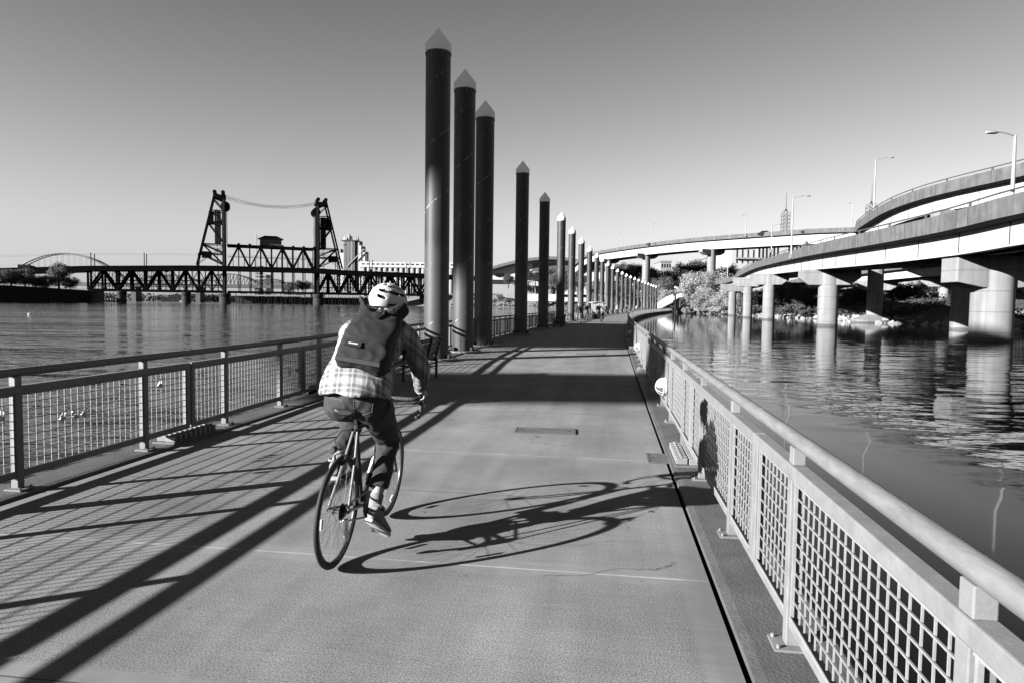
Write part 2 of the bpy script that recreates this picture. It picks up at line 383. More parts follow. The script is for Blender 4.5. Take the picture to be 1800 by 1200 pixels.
# ================================================================== RAILING SECTIONS
SEC = 3.1; JOINT0 = 7.42
def wires(mb, x0, x1, z0, z1, dx, dz, r=.003, y=0.0):
    nx = max(2, round((x1 - x0) / dx)); nz = max(2, round((z1 - z0) / dz))
    for i in range(1, nx):
        x = x0 + (x1 - x0) * i / nx
        mb.bar((x, y, z0), (x, y, z1), r * 2)
    for i in range(1, nz):
        z = z0 + (z1 - z0) * i / nz
        mb.bar((x0, y + r * 1.7, z), (x1, y + r * 1.7, z), r * 2)
    return mb
def make_section():
    t = thing('railing_section', 'x', 'railing')
    MB().box(.012, SEC - .012, -.035, .035, .82, .885).build('top_rail', m_galv, t, bevel=.006)
    MB().box(.012, SEC - .012, -.02, .02, .125, .172).build('bottom_rail', m_galv, t, bevel=.004)
    for x in (.0445, SEC - .0445): MB().box(x - .0325, x + .0325, -.03, .03, .1725, .8195).build('end_stile', m_galv, t, bevel=.004)
    ps = (SEC * .25, SEC * .75)
    for x in ps:
        p = MB().box(x - .0325, x + .0325, -.0325, .0325, .042, .8195).build('post', m_galv, t, bevel=.004)
        q = MB().box(x - .075, x + .075, -.06, .09, .0305, .0415)
        for a in (-.055, .055): q.lathe([(.011, .0415), (.011, .055), (.005, .058)], 6, Matrix.Translation((x + a, .07, 0)))
        q.build('base_plate', m_galv, p)
        MB().box(x - .034, x + .034, -.028, .028, .8855, .965).build('rail_stub', m_galv, t, bevel=.004)
    MB().tube([(.004 + (SEC - .008) * i / 4, 0, .995) for i in range(5)], .0355, 14).build('handrail', m_tube, t, smooth=True)
    q = MB()
    for x in (0.0, ): q.tube([(x - .012, 0, .995), (x + .012, 0, .995)], .0375, 14)
    q.build('joint_sleeve', m_galv, t, smooth=True)
    edges = [.077, ps[0] - .0325, ps[0] + .0325, ps[1] - .0325, ps[1] + .0325, SEC - .077]
    for a, b in ((0, 1), (2, 3), (4, 5)):
        x0, x1 = edges[a], edges[b]; q = MB()
        wires(q, x0 + .012, x1 - .012, .186, .806, .078, .072, .0032)
        for fx in (x0 + .007, x1 - .007): q.box(fx - .007, fx + .007, .004, .018, .172, .82)
        for fz in (.18, .812): q.box(x0, x1, .0185, .0225, fz - .009, fz + .009)
        q.build('mesh_panel', m_wire, t)
    return t
def make_far_section():
    q = MB()
    q.box(.01, SEC - .01, -.035, .035, .82, .885).box(.01, SEC - .01, -.02, .02, .125, .172)
    for x in (.05, SEC * .25, SEC * .75, SEC - .05):
        q.box(x - .03, x + .03, -.03, .03, .04, .8195)
    for x in (SEC * .25, SEC * .75): q.box(x - .034, x + .034, -.028, .028, .8855, .965)
    q.tube([(0, 0, .995), (SEC, 0, .995)], .0355, 8)
    wires(q, .08, SEC - .08, .172, .82, .16, .15, .004)
    o = q.build('railing_section', m_galv); return o
near_p = None; far_p = None; first = True
def rail_label(side, k, far):
    if side < 0:
        if k < 0: return 'grey mesh railing section on the river side nearest the camera, cut by left picture edge'
        return 'grey mesh railing on the open river side, %s beyond the toothed joint plate' % ORD[k]
    if k < -2: return 'pale mesh railing section at the bottom right corner, closest to the camera'
    if k < 0: return 'pale mesh railing on the calm water side, %s towards the camera from the joint plate' % ORD[-k - 1]
    return 'pale mesh railing on the calm water side, %s beyond the toothed joint plate' % ORD[k]
nsec = 0
for side in (-1, 1):
    k = -4 if side > 0 else -3
    while JOINT0 + k * SEC + SEC < SMAX - 2:
        s0 = JOINT0 + (.13 if side < 0 else 0) + k * SEC; a = pt(s0, side * rail_u(side, s0)); b = pt(s0 + SEC, side * rail_u(side, s0 + SEC))
        d = (b - a); rz = math.atan2(d.y, d.x); L = d.length; far = s0 > 72
        if not far:
            if near_p is None: near_p = make_section(); o = freeze(near_p)
            else: o = copy_tree(near_p)
        else:
            if far_p is None: far_p = make_far_section(); o = far_p; freeze(far_p)
            else: o = copy_tree(far_p)
        if side < 0: o.location = a; o.rotation_euler = (0, 0, rz); o.scale = (L / SEC, -1, 1)
        else: o.location = a; o.rotation_euler = (0, 0, rz); o.scale = (L / SEC, 1, 1)
        kk = k
        if far: lb = 'small distant mesh railing section along the far curve on the %s side' % ('river' if side < 0 else 'calm water')
        elif k > 12: lb = 'mesh railing section in the middle distance on the %s side' % ('river' if side < 0 else 'calm water')
        else: lb = rail_label(side, k, far)
        tag(o, lb, 'railing', 'railing sections along the %s side' % ('river' if side < 0 else 'calm water'))
        nsec += 1; k += 1
# love locks hanging on the river-side mesh
def padlock(p, rz, tilt, lb, s=1.0):
    t = thing('padlock', lb, 'padlock', p, rz, 'padlocks on the railing mesh'); t.rotation_euler = (0, tilt, rz); t.scale = (s, s, s)
    MB().box(-.022, .022, -.009, .009, -.05, -.012).build('lock_body', M('brass lock', .4, .35, .1, 30, metal=.5), t, bevel=.003)
    MB().tube([(-.014, 0, -.013)] + [(.014 * cos(a), 0, .014 + .014 * sin(a)) for a in [pi - pi * i / 6 for i in range(7)]] + [(.014, 0, -.013)], .0035, 6).build('shackle', m_chrome, t)
def rail_pt(px, py, side=-1):       # point of the railing plane seen at a pixel
    best = None
    for i in range(40, 4000):
        s = i * .01; q = pt(s, side * rail_u(side, s)); d = ray(px, py)
        k = q.y / d.y; e = abs(d.x * k - q.x)
        if best is None or e < best[0]: best = (e, s, HC + d.z * k)
    s = best[1]; p, d, n = path(s); q = pt(s, side * (rail_u(side, s) - .015), best[2]); return q, math.atan2(d.y, d.x)
for i, (px, py, tl, lb) in enumerate([(109, 728, .5, 'small brass padlock, left one of three in a row on the nearest mesh panel'), (128, 726, -.4, 'small padlock hanging tilted in the middle of three on the nearest mesh panel'),
        (149, 722, .8, 'small shiny padlock, right one of three in a row on the nearest mesh panel'), (280, 671, .3, 'single padlock high on the narrow mesh panel beside the steel joint'),
        (1, 727, .2, 'dark round padlock on the mesh at the left picture edge'), (507, 652, -.3, 'small padlock on the mesh panel nearest behind the cyclist'), (521, 647, .4, 'dark padlock on the mesh close to the cyclist, right of another lock')]):
    q, rz = rail_pt(px, py); padlock(q, rz, tl, lb, 1.15)

# ================================================================== STEEL FITTINGS ON THE DECK
def toothed(loc, rz, lb):
    t = thing('joint_plate', lb, 'joint plate', loc, rz, 'toothed joint plates')
    MB().box(-.42, .42, -.13, .13, 0, .022).build('base_plate', m_plate, t, bevel=.004)
    for j in range(2):
        q = MB()
        for i in range(9):
            x = -.37 + i * .0925 + j * .03
            q.box(x - .024, x + .024, -.12 + j * .125, -.01 + j * .125, .0225, .085)
            q.lathe([(.02, 0), (.02, .012)], 6, Matrix.Translation((x, -.065 + j * .125, .0855)))
        q.build('tooth_row', m_galv, t, bevel=.004)
def on_edge(s, side, u): 
    p, d, n = path(s); q = pt(s, side * u, .031); return q, math.atan2(d.y, d.x)
for i in range(4):
    for side in (-1, 1):
        q, rz = on_edge(JOINT0 + .05 + i * 9.3, side, (HW if side > 0 else HL) + (.19 if side > 0 else .16))
        toothed(q, rz, ('toothed steel joint plate under the %s railing, %s one from the camera' % ('river side' if side < 0 else 'sunlit calm water side', ORD[i])))
def cover(loc, rz, w_, d_, lb, nm='utility_cover'):
    t = thing(nm, lb, 'cover plate', loc, rz)
    MB().box(-w_ / 2, w_ / 2, -d_ / 2, d_ / 2, 0, .006).build('lid', M('cover steel', .13, .6, .3, 5, .5, 40), t)
    q = MB()
    for a in (-1, 1):
        q.box(a * w_ / 2 - .012, a * w_ / 2 + .012, -d_ / 2 - .012, d_ / 2 + .012, .001, .009); q.box(-w_ / 2 + .0125, w_ / 2 - .0125, a * d_ / 2 - .012, a * d_ / 2 + .012, .001, .009)
    q.build('frame', m_plate, t)
    q = MB()
    for a in (-.8, .8): q.box(a * w_ / 2 - .03, a * w_ / 2 + .03, -.012, .012, .0062, .0085)
    q.build('lifting_slot', m_black, t)
p_, d_, n_ = path(8.6); hd = math.atan2(d_.y, d_.x) - pi / 2
cover((.44, 8.6, .0065), hd + .05, .74, .34, 'rectangular steel cover plate set in the sunlit concrete ahead of the cyclist')
cover((1.6, 7.1, .004), hd, .3, .42, 'small square steel patch at the slot in front of the right railing')
cover((2.6, 22.5, .004), hd, .9, .3, 'steel cover plate lying in the far shade between the railings')
cover((2.6, 31.0, .004), hd, 1.3, .3, 'farthest steel cover plate in the shaded stretch of walkway')

# eyelid wall lamps on the right railing
def deck_lamp(s, lb):
    p, d, n = path(s); q = pt(s, rail_u(1, s) - .045, .43)
    t = thing('railing_lamp', lb, 'lamp', q, math.atan2(d.y, d.x), 'eyelid lamps on the railing')     # local x along the rail, +y towards the deck
    Rm = Matrix.Rotation(R(-90), 4, 'X')
    MB().lathe([(.135, -.03), (.135, .0), (.12, .012)], 28, Rm).build('back_ring', m_white, t, smooth=True)
    hood = []
    for i in range(9):
        th = pi / 2 * i / 8
        hood.append([(cos(pi * j / 20) * .13 * cos(th), .012 + .12 * sin(th), sin(pi * j / 20) * .13 * cos(th) + .0) for j in range(21)])
    q = MB(); 
    for r in hood: q.v += r
    for i in range(8):
        for j in range(20): q.f.append((i * 21 + j, i * 21 + j + 1, (i + 1) * 21 + j + 1, (i + 1) * 21 + j))
    q.box(-.13, .13, .012, .11, -.008, -.001)
    q.build('hood', m_white, t, smooth=True)
    q = MB()
    for a in (-50, 0, 50):
        q.tube([(sin(R(a)) * .125 * cos(th), .012 + .118 * sin(th), -cos(R(a)) * .125 * cos(th)) for th in [pi / 2 * i / 6 for i in range(7)]], .006, 5)
    q.tube([(.128 * cos(a), .016, .128 * sin(a)) for a in [-pi * i / 14 for i in range(15)]], .01, 6)
    q.build('guard', m_white, t)
    lens = MB().ball((0, .012, -.012), .1, .085, .1, 16)
    lens.build('lens', M('dull lens glass', .12, .15, .1, 8), t, smooth=True)
for s, lb in ((10.5, 'white eyelid lamp on the right railing, nearest and brightest'), (20.1, 'eyelid lamp on the right railing, second one away in striped shade'), (30.3, 'eyelid lamp on the right railing at the end of the shaded stretch')):
    deck_lamp(s, lb)

# ================================================================== MOORING PILES
def pile_mat():
    m = M('pile sleeve', .031, .55, .3, 1.2, .12, 12, rnd=.08, streak=.3); t = m.node_tree; N = t.nodes; L = t.links; p = N['Principled BSDF']
    old = p.inputs['Base Color'].links[0].from_socket
    tc = N.new('ShaderNodeTexCoord'); sp = N.new('ShaderNodeSeparateXYZ'); L.new(tc.outputs['Object'], sp.inputs[0])
    def ma(op, a, b=None, c=None):
        q = N.new('ShaderNodeMath'); q.operation = op
        for i, x in enumerate((a, b, c)):
            if x is None: continue
            if isinstance(x, (int, float)): q.inputs[i].default_value = x
            else: L.new(x, q.inputs[i])
        return q.outputs[0]
    ang = ma('ARCTAN2', sp.outputs['Y'], sp.outputs['X'])
    hx = ma('PINGPONG', ma('MULTIPLY_ADD', ang, -1.65 / (2 * pi), sp.outputs['Z']), .825)
    ln = N.new('ShaderNodeMapRange'); ln.inputs['From Min'].default_value = .012; ln.inputs['From Max'].default_value = .02; ln.inputs['To Min'].default_value = 1; ln.inputs['To Max'].default_value = 0; L.new(hx, ln.inputs['Value'])
    n = N.new('ShaderNodeTexNoise'); n.inputs['Scale'].default_value = 7; n.inputs['Detail'].default_value = 6; L.new(tc.outputs['Object'], n.inputs['Vector'])
    r = N.new('ShaderNodeMapRange'); r.inputs['From Min'].default_value = .5; r.inputs['From Max'].default_value = .68; r.inputs['To Max'].default_value = .28; L.new(n.outputs['Fac'], r.inputs['Value'])
    sc_ = ma('MULTIPLY', ln.outputs[0], r.outputs[0])
    # drips below the cap
    top = N.new('ShaderNodeMapRange'); top.inputs['From Min'].default_value = 8.2; top.inputs['From Max'].default_value = 8.45; L.new(sp.outputs['Z'], top.inputs['Value'])
    n2 = N.new('ShaderNodeTexNoise'); n2.inputs['Scale'].default_value = 9; n2.inputs['Detail'].default_value = 6
    mp = N.new('ShaderNodeMapping'); mp.inputs['Scale'].default_value = (3, 3, .5); L.new(tc.outputs['Object'], mp.inputs[0]); L.new(mp.outputs[0], n2.inputs['Vector'])
    r2 = N.new('ShaderNodeMapRange'); r2.inputs['From Min'].default_value = .52; r2.inputs['From Max'].default_value = .7; r2.inputs['To Max'].default_value = .12; L.new(n2.outputs['Fac'], r2.inputs['Value'])
    # paler lower part with a ragged upper edge
    n3 = N.new('ShaderNodeTexNoise'); n3.inputs['Scale'].default_value = 1.4; n3.inputs['Detail'].default_value = 5; L.new(tc.outputs['Object'], n3.inputs['Vector'])
    lowz = N.new('ShaderNodeMapRange'); lowz.inputs['From Min'].default_value = 3.6; lowz.inputs['From Max'].default_value = 2.6; L.new(ma('MULTIPLY_ADD', n3.outputs['Fac'], 2.5, ma('SUBTRACT', sp.outputs['Z'], 1.25)), lowz.inputs['Value'])
    tot = ma('ADD', ma('ADD', old, sc_), ma('ADD', ma('MULTIPLY', top.outputs[0], r2.outputs[0]), ma('MULTIPLY', lowz.outputs[0], .022)))
    L.new(tot, p.inputs['Base Color']); return m
pile_m = pile_mat(); cap_m = M('pile cap fibreglass', 1.2, .5, .06, 4, rnd=.05)
PILES = [(-2.13, 19.19), (-1.62, 22.44), (-1.1, 25.8), (0.45, 36.39), (2.08, 46.3), (3.94, 56.38), (5.7, 66.47), (7.66, 76.93), (9.81, 87.86), (12.1, 99.12), (14.04, 107.59), (16.48, 118.89), (18.78, 128.76),
         (21.48, 140.42), (24.05, 150.35), (26.68, 160.69), (29.33, 170.3), (32.19, 180.43), (35.22, 191.47), (38.31, 202.15), (40.91, 211.22), (43.83, 221.11), (46.96, 232.01), (49.7, 241.54), (53.04, 253.24)]
def make_pile():
    t = thing('mooring_pile', 'x', 'pile')
    MB().lathe([(.345, -3), (.345, 8.40), (.36, 8.405), (.36, 8.47)], 40).build('shaft', pile_m, t, smooth=True)
    MB().lathe([(.352, 8.471), (.362, 8.50), (.362, 8.69), (.35, 8.71), (.012, 9.14)], 40).build('cone_cap', cap_m, t, smooth=True)
    q = MB().lathe([(.40, .031), (.60, .031), (.60, .075), (.40, .075), (.40, .031)], 40, cap=False).build('guide_collar', m_galv, t, smooth=True)
    for a in range(4):
        mt = Matrix.Rotation(a * pi / 2 + pi / 4, 4, 'Z')
        MB().box(.36, .46, -.05, .05, .0755, .19, mt).build('guide_roller', m_rubber, t)
    return t
pp = freeze(make_pile())
for i, (x, y) in enumerate(PILES):
    o = pp if i == 0 else copy_tree(pp)
    o.location = (x, y, 0); o.rotation_euler = (0, 0, [.35, 0.1, -.1][i % 3] + (i > 3) * random.uniform(-.5, .5)); o.name = 'mooring_pile'
    if i == 0: lb = 'tallest dark round pile with pale cone cap, right behind the bench and cyclist'
    elif i == 1: lb = 'second dark pile of the close trio, sunlit halfway up'
    elif i == 2: lb = 'third dark pile of the close trio, on its right'
    elif i == 3: lb = 'lone dark pile standing wholly in shade right of the close trio'
    elif i == 4: lb = 'dark pile with half sunlit cap, last of the wholly shaded ones'
    elif i == 5: lb = 'first pile with bright white cap, its foot in shade'
    elif i < 12: lb = 'grey sunlit white capped pile, %s after the half shaded one' % ORD[i - 6]
    else: lb = 'small white capped pile, %s of the far row counted from the gangway' % ORD[len(PILES) - 1 - i]
    tag(o, lb, 'pile', 'mooring piles along the walkway')
for i, (px, py) in enumerate([(1187.5, 503), (1190.5, 505), (1196.5, 509)]):
    d = ray(px, py); q = at(px, py, 246 + i * 5); o = copy_tree(pp); o.location = (q.x, q.y, q.z - 9.14)
    tag(o, 'dark slim pile of the trio at the foot of the white gangway, %s' % ('left one', 'middle one', 'right one')[i], 'pile', 'piles at the gangway')

# ================================================================== BENCHES
m_slat = M('dark timber slat', .035, .6, .3, 6, .2, 40, stretch=(6, 1, 6))
def make_bench():
    t = thing('bench', 'x', 'bench'); Lb = 1.8        # seat faces -x, long side along y
    for k in (0, 1, 2):
        y = .08 + k * (Lb - .16) / 2
        q = MB().box(.0, .05, y - .025, y + .025, 0, .64 if k != 1 else .40).bar((.52, y, 0), (.52, y, .42), .05).bar((.5, y, .42), (.62, y, .88), .045)
        q.bar((.0, y, .40), (.54, y, .38), .04)
        if k != 1: q.bar((0, y, .62), (.56, y, .62), .04)
        q.box(-.03, .08, y - .04, y + .04, 0, .012); q.box(.47, .57, y - .04, y + .04, 0, .012)
        q.build('frame', m_black, t, bevel=.003)
    q = MB()
    for j in range(5): q.box(.02 + j * .098, .105 + j * .098, 0, Lb, .425, .455)
    q.build('seat', m_slat, t, bevel=.004)
    q = MB()
    for j in range(4):
        z0 = .50 + j * .1; x = .50 + (z0 - .42) * .26
        q.bar((x - .02, 0, z0 + .04), (x - .02, Lb, z0 + .04), .028, .085)
    q.build('backrest', m_slat, t, bevel=.004)
    return t
bp = freeze(make_bench())
for i, (x, y, a, lb) in enumerate([(-2.78, 10.15, -.1, 'dark slatted bench facing the river, hidden behind the cyclist'), (-2.35, 13.05, -.12, 'dark slatted bench in front of the tallest pile, its backrest towards the walkway'),
        (2.9, 48.6, -.14, 'small dark bench standing in shade right of the fifth pile'), (3.4, 52.3, -.14, 'small dark bench against the foot of the half shaded pile')]):
    o = bp if i == 0 else copy_tree(bp)
    o.location = (x, y, .007); o.rotation_euler = (0, 0, a); tag(o, lb, 'bench', 'benches along the walkway')

# ================================================================== ROAD BRIDGE UPSTREAM (left of and behind the camera; its shade falls on the walkway)
t = thing('road_bridge', 'high concrete road bridge standing upstream beyond the left picture edge, shading the piles', 'bridge', (-72, -3.8, 0), R(3))
tan_ = 1
zb = 33.0; q0 = 25.7 - zb / .77; wd = 29.0
MB().box(-260, 6, q0, q0 + wd, zb, zb + 4.2).build('deck', m_conc, t)
for a in (.3, wd - .6): MB().box(-260, 6, q0 + a, q0 + a + .3, zb + 4.201, zb + 5.2).build('parapet', m_parapet, t)
MB().box(-150, 45, 11.2 - 20 / .77, 11.2 - 20 / .77 + 2.2, 20, 22.1).build('added_shade_beam', m_dkmetal, t)  # unseen beam, added to throw the dark band across the near deck
for x in (-20, -75, -160, -245): 
    MB().box(x - 3, x + 3, q0 + 4, q0 + wd - 4, -6, zb - .003).build('pier', m_conc, t)
for x in (-60, -100, -140): MB().bar((x, 11.2 - 20 / .77 + 1.1, 22.1), (x, q0 + 3, zb), .5).build('hanger', m_dkmetal, t)  # bars carrying the added beam
# ================================================================== RIVER BANKS
def catmull(P, step=1.5):
    P = [Vector(p) for p in P]; out = []
    for i in range(len(P) - 1):
        a, b, c, d = P[max(i - 1, 0)], P[i], P[i + 1], P[min(i + 2, len(P) - 1)]
        n = max(2, int((c - b).length / step))
        for k in range(n):
            t = k / n; out.append(.5 * ((2 * b) + (c - a) * t + (2 * a - 5 * b + 4 * c - d) * t * t + (3 * b - a - 3 * c + d) * t ** 3))
    out.append(P[-1]); return out
def frames(P):
    F_ = []
    for i, p in enumerate(P):
        d = P[min(i + 1, len(P) - 1)] - P[max(i - 1, 0)]; d = Vector((d.x, d.y, 0)).normalized(); F_.append((p, d, Vector((d.y, -d.x, 0))))
    return F_
def sweep_line(P, prof, mat, name, parent=None, closed=True, label=None, rough=0):
    mb = MB(); n = len(prof); fr = frames(P)
    for p, d, r in fr:
        for u, z in prof: mb.v.append(tuple(p + r * u + Vector((0, 0, z))))
    for i in range(len(fr) - 1):
        for j in range(n if closed else n - 1):
            mb.f.append((i * n + j, i * n + (j + 1) % n, (i + 1) * n + (j + 1) % n, (i + 1) * n + j))
    if closed:
        mb.f.append(tuple(range(n))); mb.f.append(tuple((len(fr) - 1) * n + j for j in reversed(range(n))))
    return mb.build(name, mat, parent, label=label)
def terrain(name, line, prof, mat, jit=.35):
    P = catmull(line, 4); mb = MB(); n = len(prof)
    for i, (p, d, r) in enumerate(frames(P)):
        for j, (u, z) in enumerate(prof):
            q = p + r * u; k = noise.noise(Vector((q.x * .09, q.y * .09, 0))) * jit * min(1, max(0, (z + .8) * .5)) * 2
            mb.v.append((q.x, q.y, z + k))
    for i in range(len(P) - 1):
        for j in range(n - 1): mb.f.append((i * n + j, i * n + j + 1, (i + 1) * n + j + 1, (i + 1) * n + j))
    o = mb.build(name, mat, smooth=True); return struct(o)
m_soil = M('bank soil', .06, .95, .45, .35, .5, 3)
m_grass = M('dry grass', .2, .95, .35, .12, .4, 2)
BANK = [(60, 20, 0), (58, 45, 0), (55, 69, 0), (60, 98, 0), (57, 110, 0), (61, 143, 0), (66, 203, 0), (72, 260, 0), (72, 320, 0), (52, 400, 0), (10, 455, 0), (-45, 495, 0), (-120, 560, 0), (-250, 800, 0), (-500, 1050, 0)]
# right of this line (facing north) lies land
terrain('river_bank', BANK[:8], [(-6, -2.5), (-1, -.75), (1, -.45), (4, .5), (9, 1.6), (16, 3.2), (28, 5.2), (60, 7), (160, 9), (600, 11)], m_soil)
terrain('grass_bank', BANK[7:], [(-8, -2.5), (-1, -.75), (2, -.4), (10, 1.2), (22, 4.2), (36, 7.5), (60, 9.5), (160, 11), (900, 12)], m_grass)

# ================================================================== TREES AND BUSHES
def leaf_cloud(seed, rx, ry, rz, n, size, clumps, zc, flat=.75, droop=0):
    rnd = random.Random(seed); C = []
    while len(C) < clumps:
        a = Vector((rnd.uniform(-1, 1), rnd.uniform(-1, 1), rnd.uniform(-1, 1)))
        if a.length < 1:
            a = a * (.55 + .45 * rnd.random()) if a.length > .5 else a
            C.append((Vector((a.x * rx, a.y * ry, a.z * rz * flat)), rnd.uniform(.22, .42)))
    mb = MB()
    for i in range(n):
        c, k = C[rnd.randrange(clumps)]
        d = Vector((rnd.gauss(0, 1), rnd.gauss(0, 1), rnd.gauss(0, 1))); d.normalize(); d *= k * (rnd.random() ** .4)
        p = c + Vector((d.x * rx, d.y * ry, d.z * rz * .8)) + Vector((0, 0, zc))
        nn = (d.normalized() * .6 + Vector((rnd.gauss(0, .6), rnd.gauss(0, .6), rnd.gauss(0, .6) + .3))).normalized()
        x = nn.cross(Vector((rnd.random() - .5, rnd.random() - .5, rnd.random() - .5))).normalized(); y = nn.cross(x); s = size * rnd.uniform(.5, 1.2)
        b = len(mb.v)
        mb.v += [tuple(p - x * s * .5), tuple(p + y * s * .33), tuple(p + x * s * .5), tuple(p - y * s * .33)]; mb.f.append((b, b + 1, b + 2, b + 3))
    return mb, C
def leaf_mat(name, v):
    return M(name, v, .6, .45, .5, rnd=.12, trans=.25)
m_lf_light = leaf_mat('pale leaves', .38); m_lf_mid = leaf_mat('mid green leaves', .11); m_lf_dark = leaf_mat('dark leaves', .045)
def limbs(h, r, C, rnd, zc):
    mb = MB(); mb.tube([(0, 0, -1), (rnd.uniform(-.1, .1), rnd.uniform(-.1, .1), h * .3), (rnd.uniform(-.3, .3), rnd.uniform(-.3, .3), h * .62)], [r * 1.25, r, r * .55], 8)
    for c, k in C[:9]:
        b = Vector((0, 0, h * rnd.uniform(.22, .5))); e = c * .75 + Vector((0, 0, zc)); mb.tube([b, b.lerp(e, .5) + Vector((0, 0, .3)), e], [r * .45, r * .3, r * .1], 5)
    return mb
TREES = {}
def tree_proto(kind, seed, mat, rx, rz, h, n, size, clumps, conical=False):
    rnd = random.Random(seed); t = thing('tree', 'x', 'tree')
    mb, C = leaf_cloud(seed, rx, rx, rz, n, size, clumps, h - rz)
    if conical:
        for i in range(0, len(mb.v), 4):
            c = (Vector(mb.v[i]) + Vector(mb.v[i + 2])) / 2; zz = min(max((c.z - (h - 2 * rz)) / (2 * rz), 0), 1); k = (1.1 - zz)
            for j in range(4): v = mb.v[i + j]; mb.v[i + j] = (v[0] + c.x * (k - 1), v[1] + c.y * (k - 1), v[2])
    mb.build('crown', mat, t)
    limbs(h, h * .028, C, rnd, h - rz).build('trunk', m_bark, t, smooth=True)
    freeze(t); TREES[kind] = [t, False]
tree_proto('pale', 11, m_lf_light, 5.0, 5.0, 10.5, 13000, .30, 60)
tree_proto('pale2', 12, m_lf_light, 4.2, 4.0, 8.0, 10000, .28, 50)
tree_proto('dark', 13, m_lf_dark, 5.5, 5.2, 11.5, 10000, .38, 48)
tree_proto('mid', 14, m_lf_mid, 5.0, 5.0, 11, 10000, .36, 46)
tree_proto('conifer', 15, m_lf_dark, 3.0, 6.5, 14, 4500, .5, 40, True)
def tree(kind, loc, lb, s=1.0, grp='trees on the bank', cat='tree', nm='tree', sq=(1, 1, 1)):
    p = TREES[kind]
    if not p[1]: o = p[0]; p[1] = True
    else: o = copy_tree(p[0])
    o.location = loc; o.rotation_euler = (0, 0, random.uniform(0, 6.28)); o.scale = (s * sq[0], s * sq[1], s * sq[2]); o.name = nm
    return tag(o, lb, cat, grp)
def bush_proto(kind, seed, mat, r, h, n, size):
    t = thing('bush', 'x', 'bush')
    mb, C = leaf_cloud(seed, r, r, h * .55, n, size, 16, h * .45); mb.build('foliage', mat, t)
    q = MB()
    for c, k in C[:7]: q.tube([(c.x * .15, c.y * .15, -.3), (c.x * .5, c.y * .5, h * .3), tuple(c * .8 + Vector((0, 0, h * .45)))], [.05, .04, .015], 5)
    q.build('stem', m_bark, t); freeze(t); TREES[kind] = [t, False]
bush_proto('bpale', 21, m_lf_light, 1.8, 2.0, 2600, .19); bush_proto('bdark', 22, m_lf_dark, 2.0, 2.4, 1500, .3); bush_proto('bmid', 23, m_lf_mid, 2.0, 2.2, 2600, .2)
def tree_px(kind, px, pyb, pyt, Y, lb, hproto, **k):     # crown top and foot given by their place in the photo at a real distance
    zb = zat(px, pyb, Y); zt = zat(px, pyt, Y); s = (zt - zb) / hproto
    return tree(kind, (xat(px, Y), Y, zb), lb, s, **k)
# the big pale riverside trees beside the gangway
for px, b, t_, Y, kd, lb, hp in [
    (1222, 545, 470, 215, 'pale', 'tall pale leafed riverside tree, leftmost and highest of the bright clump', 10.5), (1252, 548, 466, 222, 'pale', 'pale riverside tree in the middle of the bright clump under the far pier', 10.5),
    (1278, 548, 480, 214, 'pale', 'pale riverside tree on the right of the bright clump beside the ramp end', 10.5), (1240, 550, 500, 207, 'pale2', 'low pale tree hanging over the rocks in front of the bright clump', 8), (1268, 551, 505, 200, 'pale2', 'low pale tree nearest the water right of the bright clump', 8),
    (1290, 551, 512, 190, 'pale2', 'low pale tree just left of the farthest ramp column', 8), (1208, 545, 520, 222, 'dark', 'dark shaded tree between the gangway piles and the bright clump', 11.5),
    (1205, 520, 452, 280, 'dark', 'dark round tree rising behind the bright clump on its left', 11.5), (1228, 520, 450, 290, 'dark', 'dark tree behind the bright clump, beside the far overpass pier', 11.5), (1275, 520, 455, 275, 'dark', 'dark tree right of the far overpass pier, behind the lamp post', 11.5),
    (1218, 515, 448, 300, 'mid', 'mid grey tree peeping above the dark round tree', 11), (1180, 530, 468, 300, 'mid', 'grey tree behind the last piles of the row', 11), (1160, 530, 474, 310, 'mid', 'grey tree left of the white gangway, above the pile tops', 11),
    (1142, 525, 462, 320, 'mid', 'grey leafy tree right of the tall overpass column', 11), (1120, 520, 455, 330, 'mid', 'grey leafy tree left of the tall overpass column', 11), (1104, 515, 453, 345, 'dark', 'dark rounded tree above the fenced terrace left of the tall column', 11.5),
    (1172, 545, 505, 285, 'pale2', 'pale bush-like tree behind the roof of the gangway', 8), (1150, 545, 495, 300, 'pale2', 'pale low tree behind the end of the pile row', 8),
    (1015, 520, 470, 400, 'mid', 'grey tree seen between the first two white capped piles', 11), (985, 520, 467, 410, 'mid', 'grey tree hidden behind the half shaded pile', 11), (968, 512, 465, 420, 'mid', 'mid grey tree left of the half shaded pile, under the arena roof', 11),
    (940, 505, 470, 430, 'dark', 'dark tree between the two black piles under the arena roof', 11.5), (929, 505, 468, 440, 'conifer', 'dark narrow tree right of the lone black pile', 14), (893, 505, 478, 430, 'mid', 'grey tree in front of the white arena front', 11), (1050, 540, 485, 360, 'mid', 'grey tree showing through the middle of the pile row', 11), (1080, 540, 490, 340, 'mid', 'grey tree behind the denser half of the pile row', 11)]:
    tree_px(kd, px, b, t_, Y, lb, hp, grp='trees on the right bank' if px > 1100 else 'trees on the far bank')
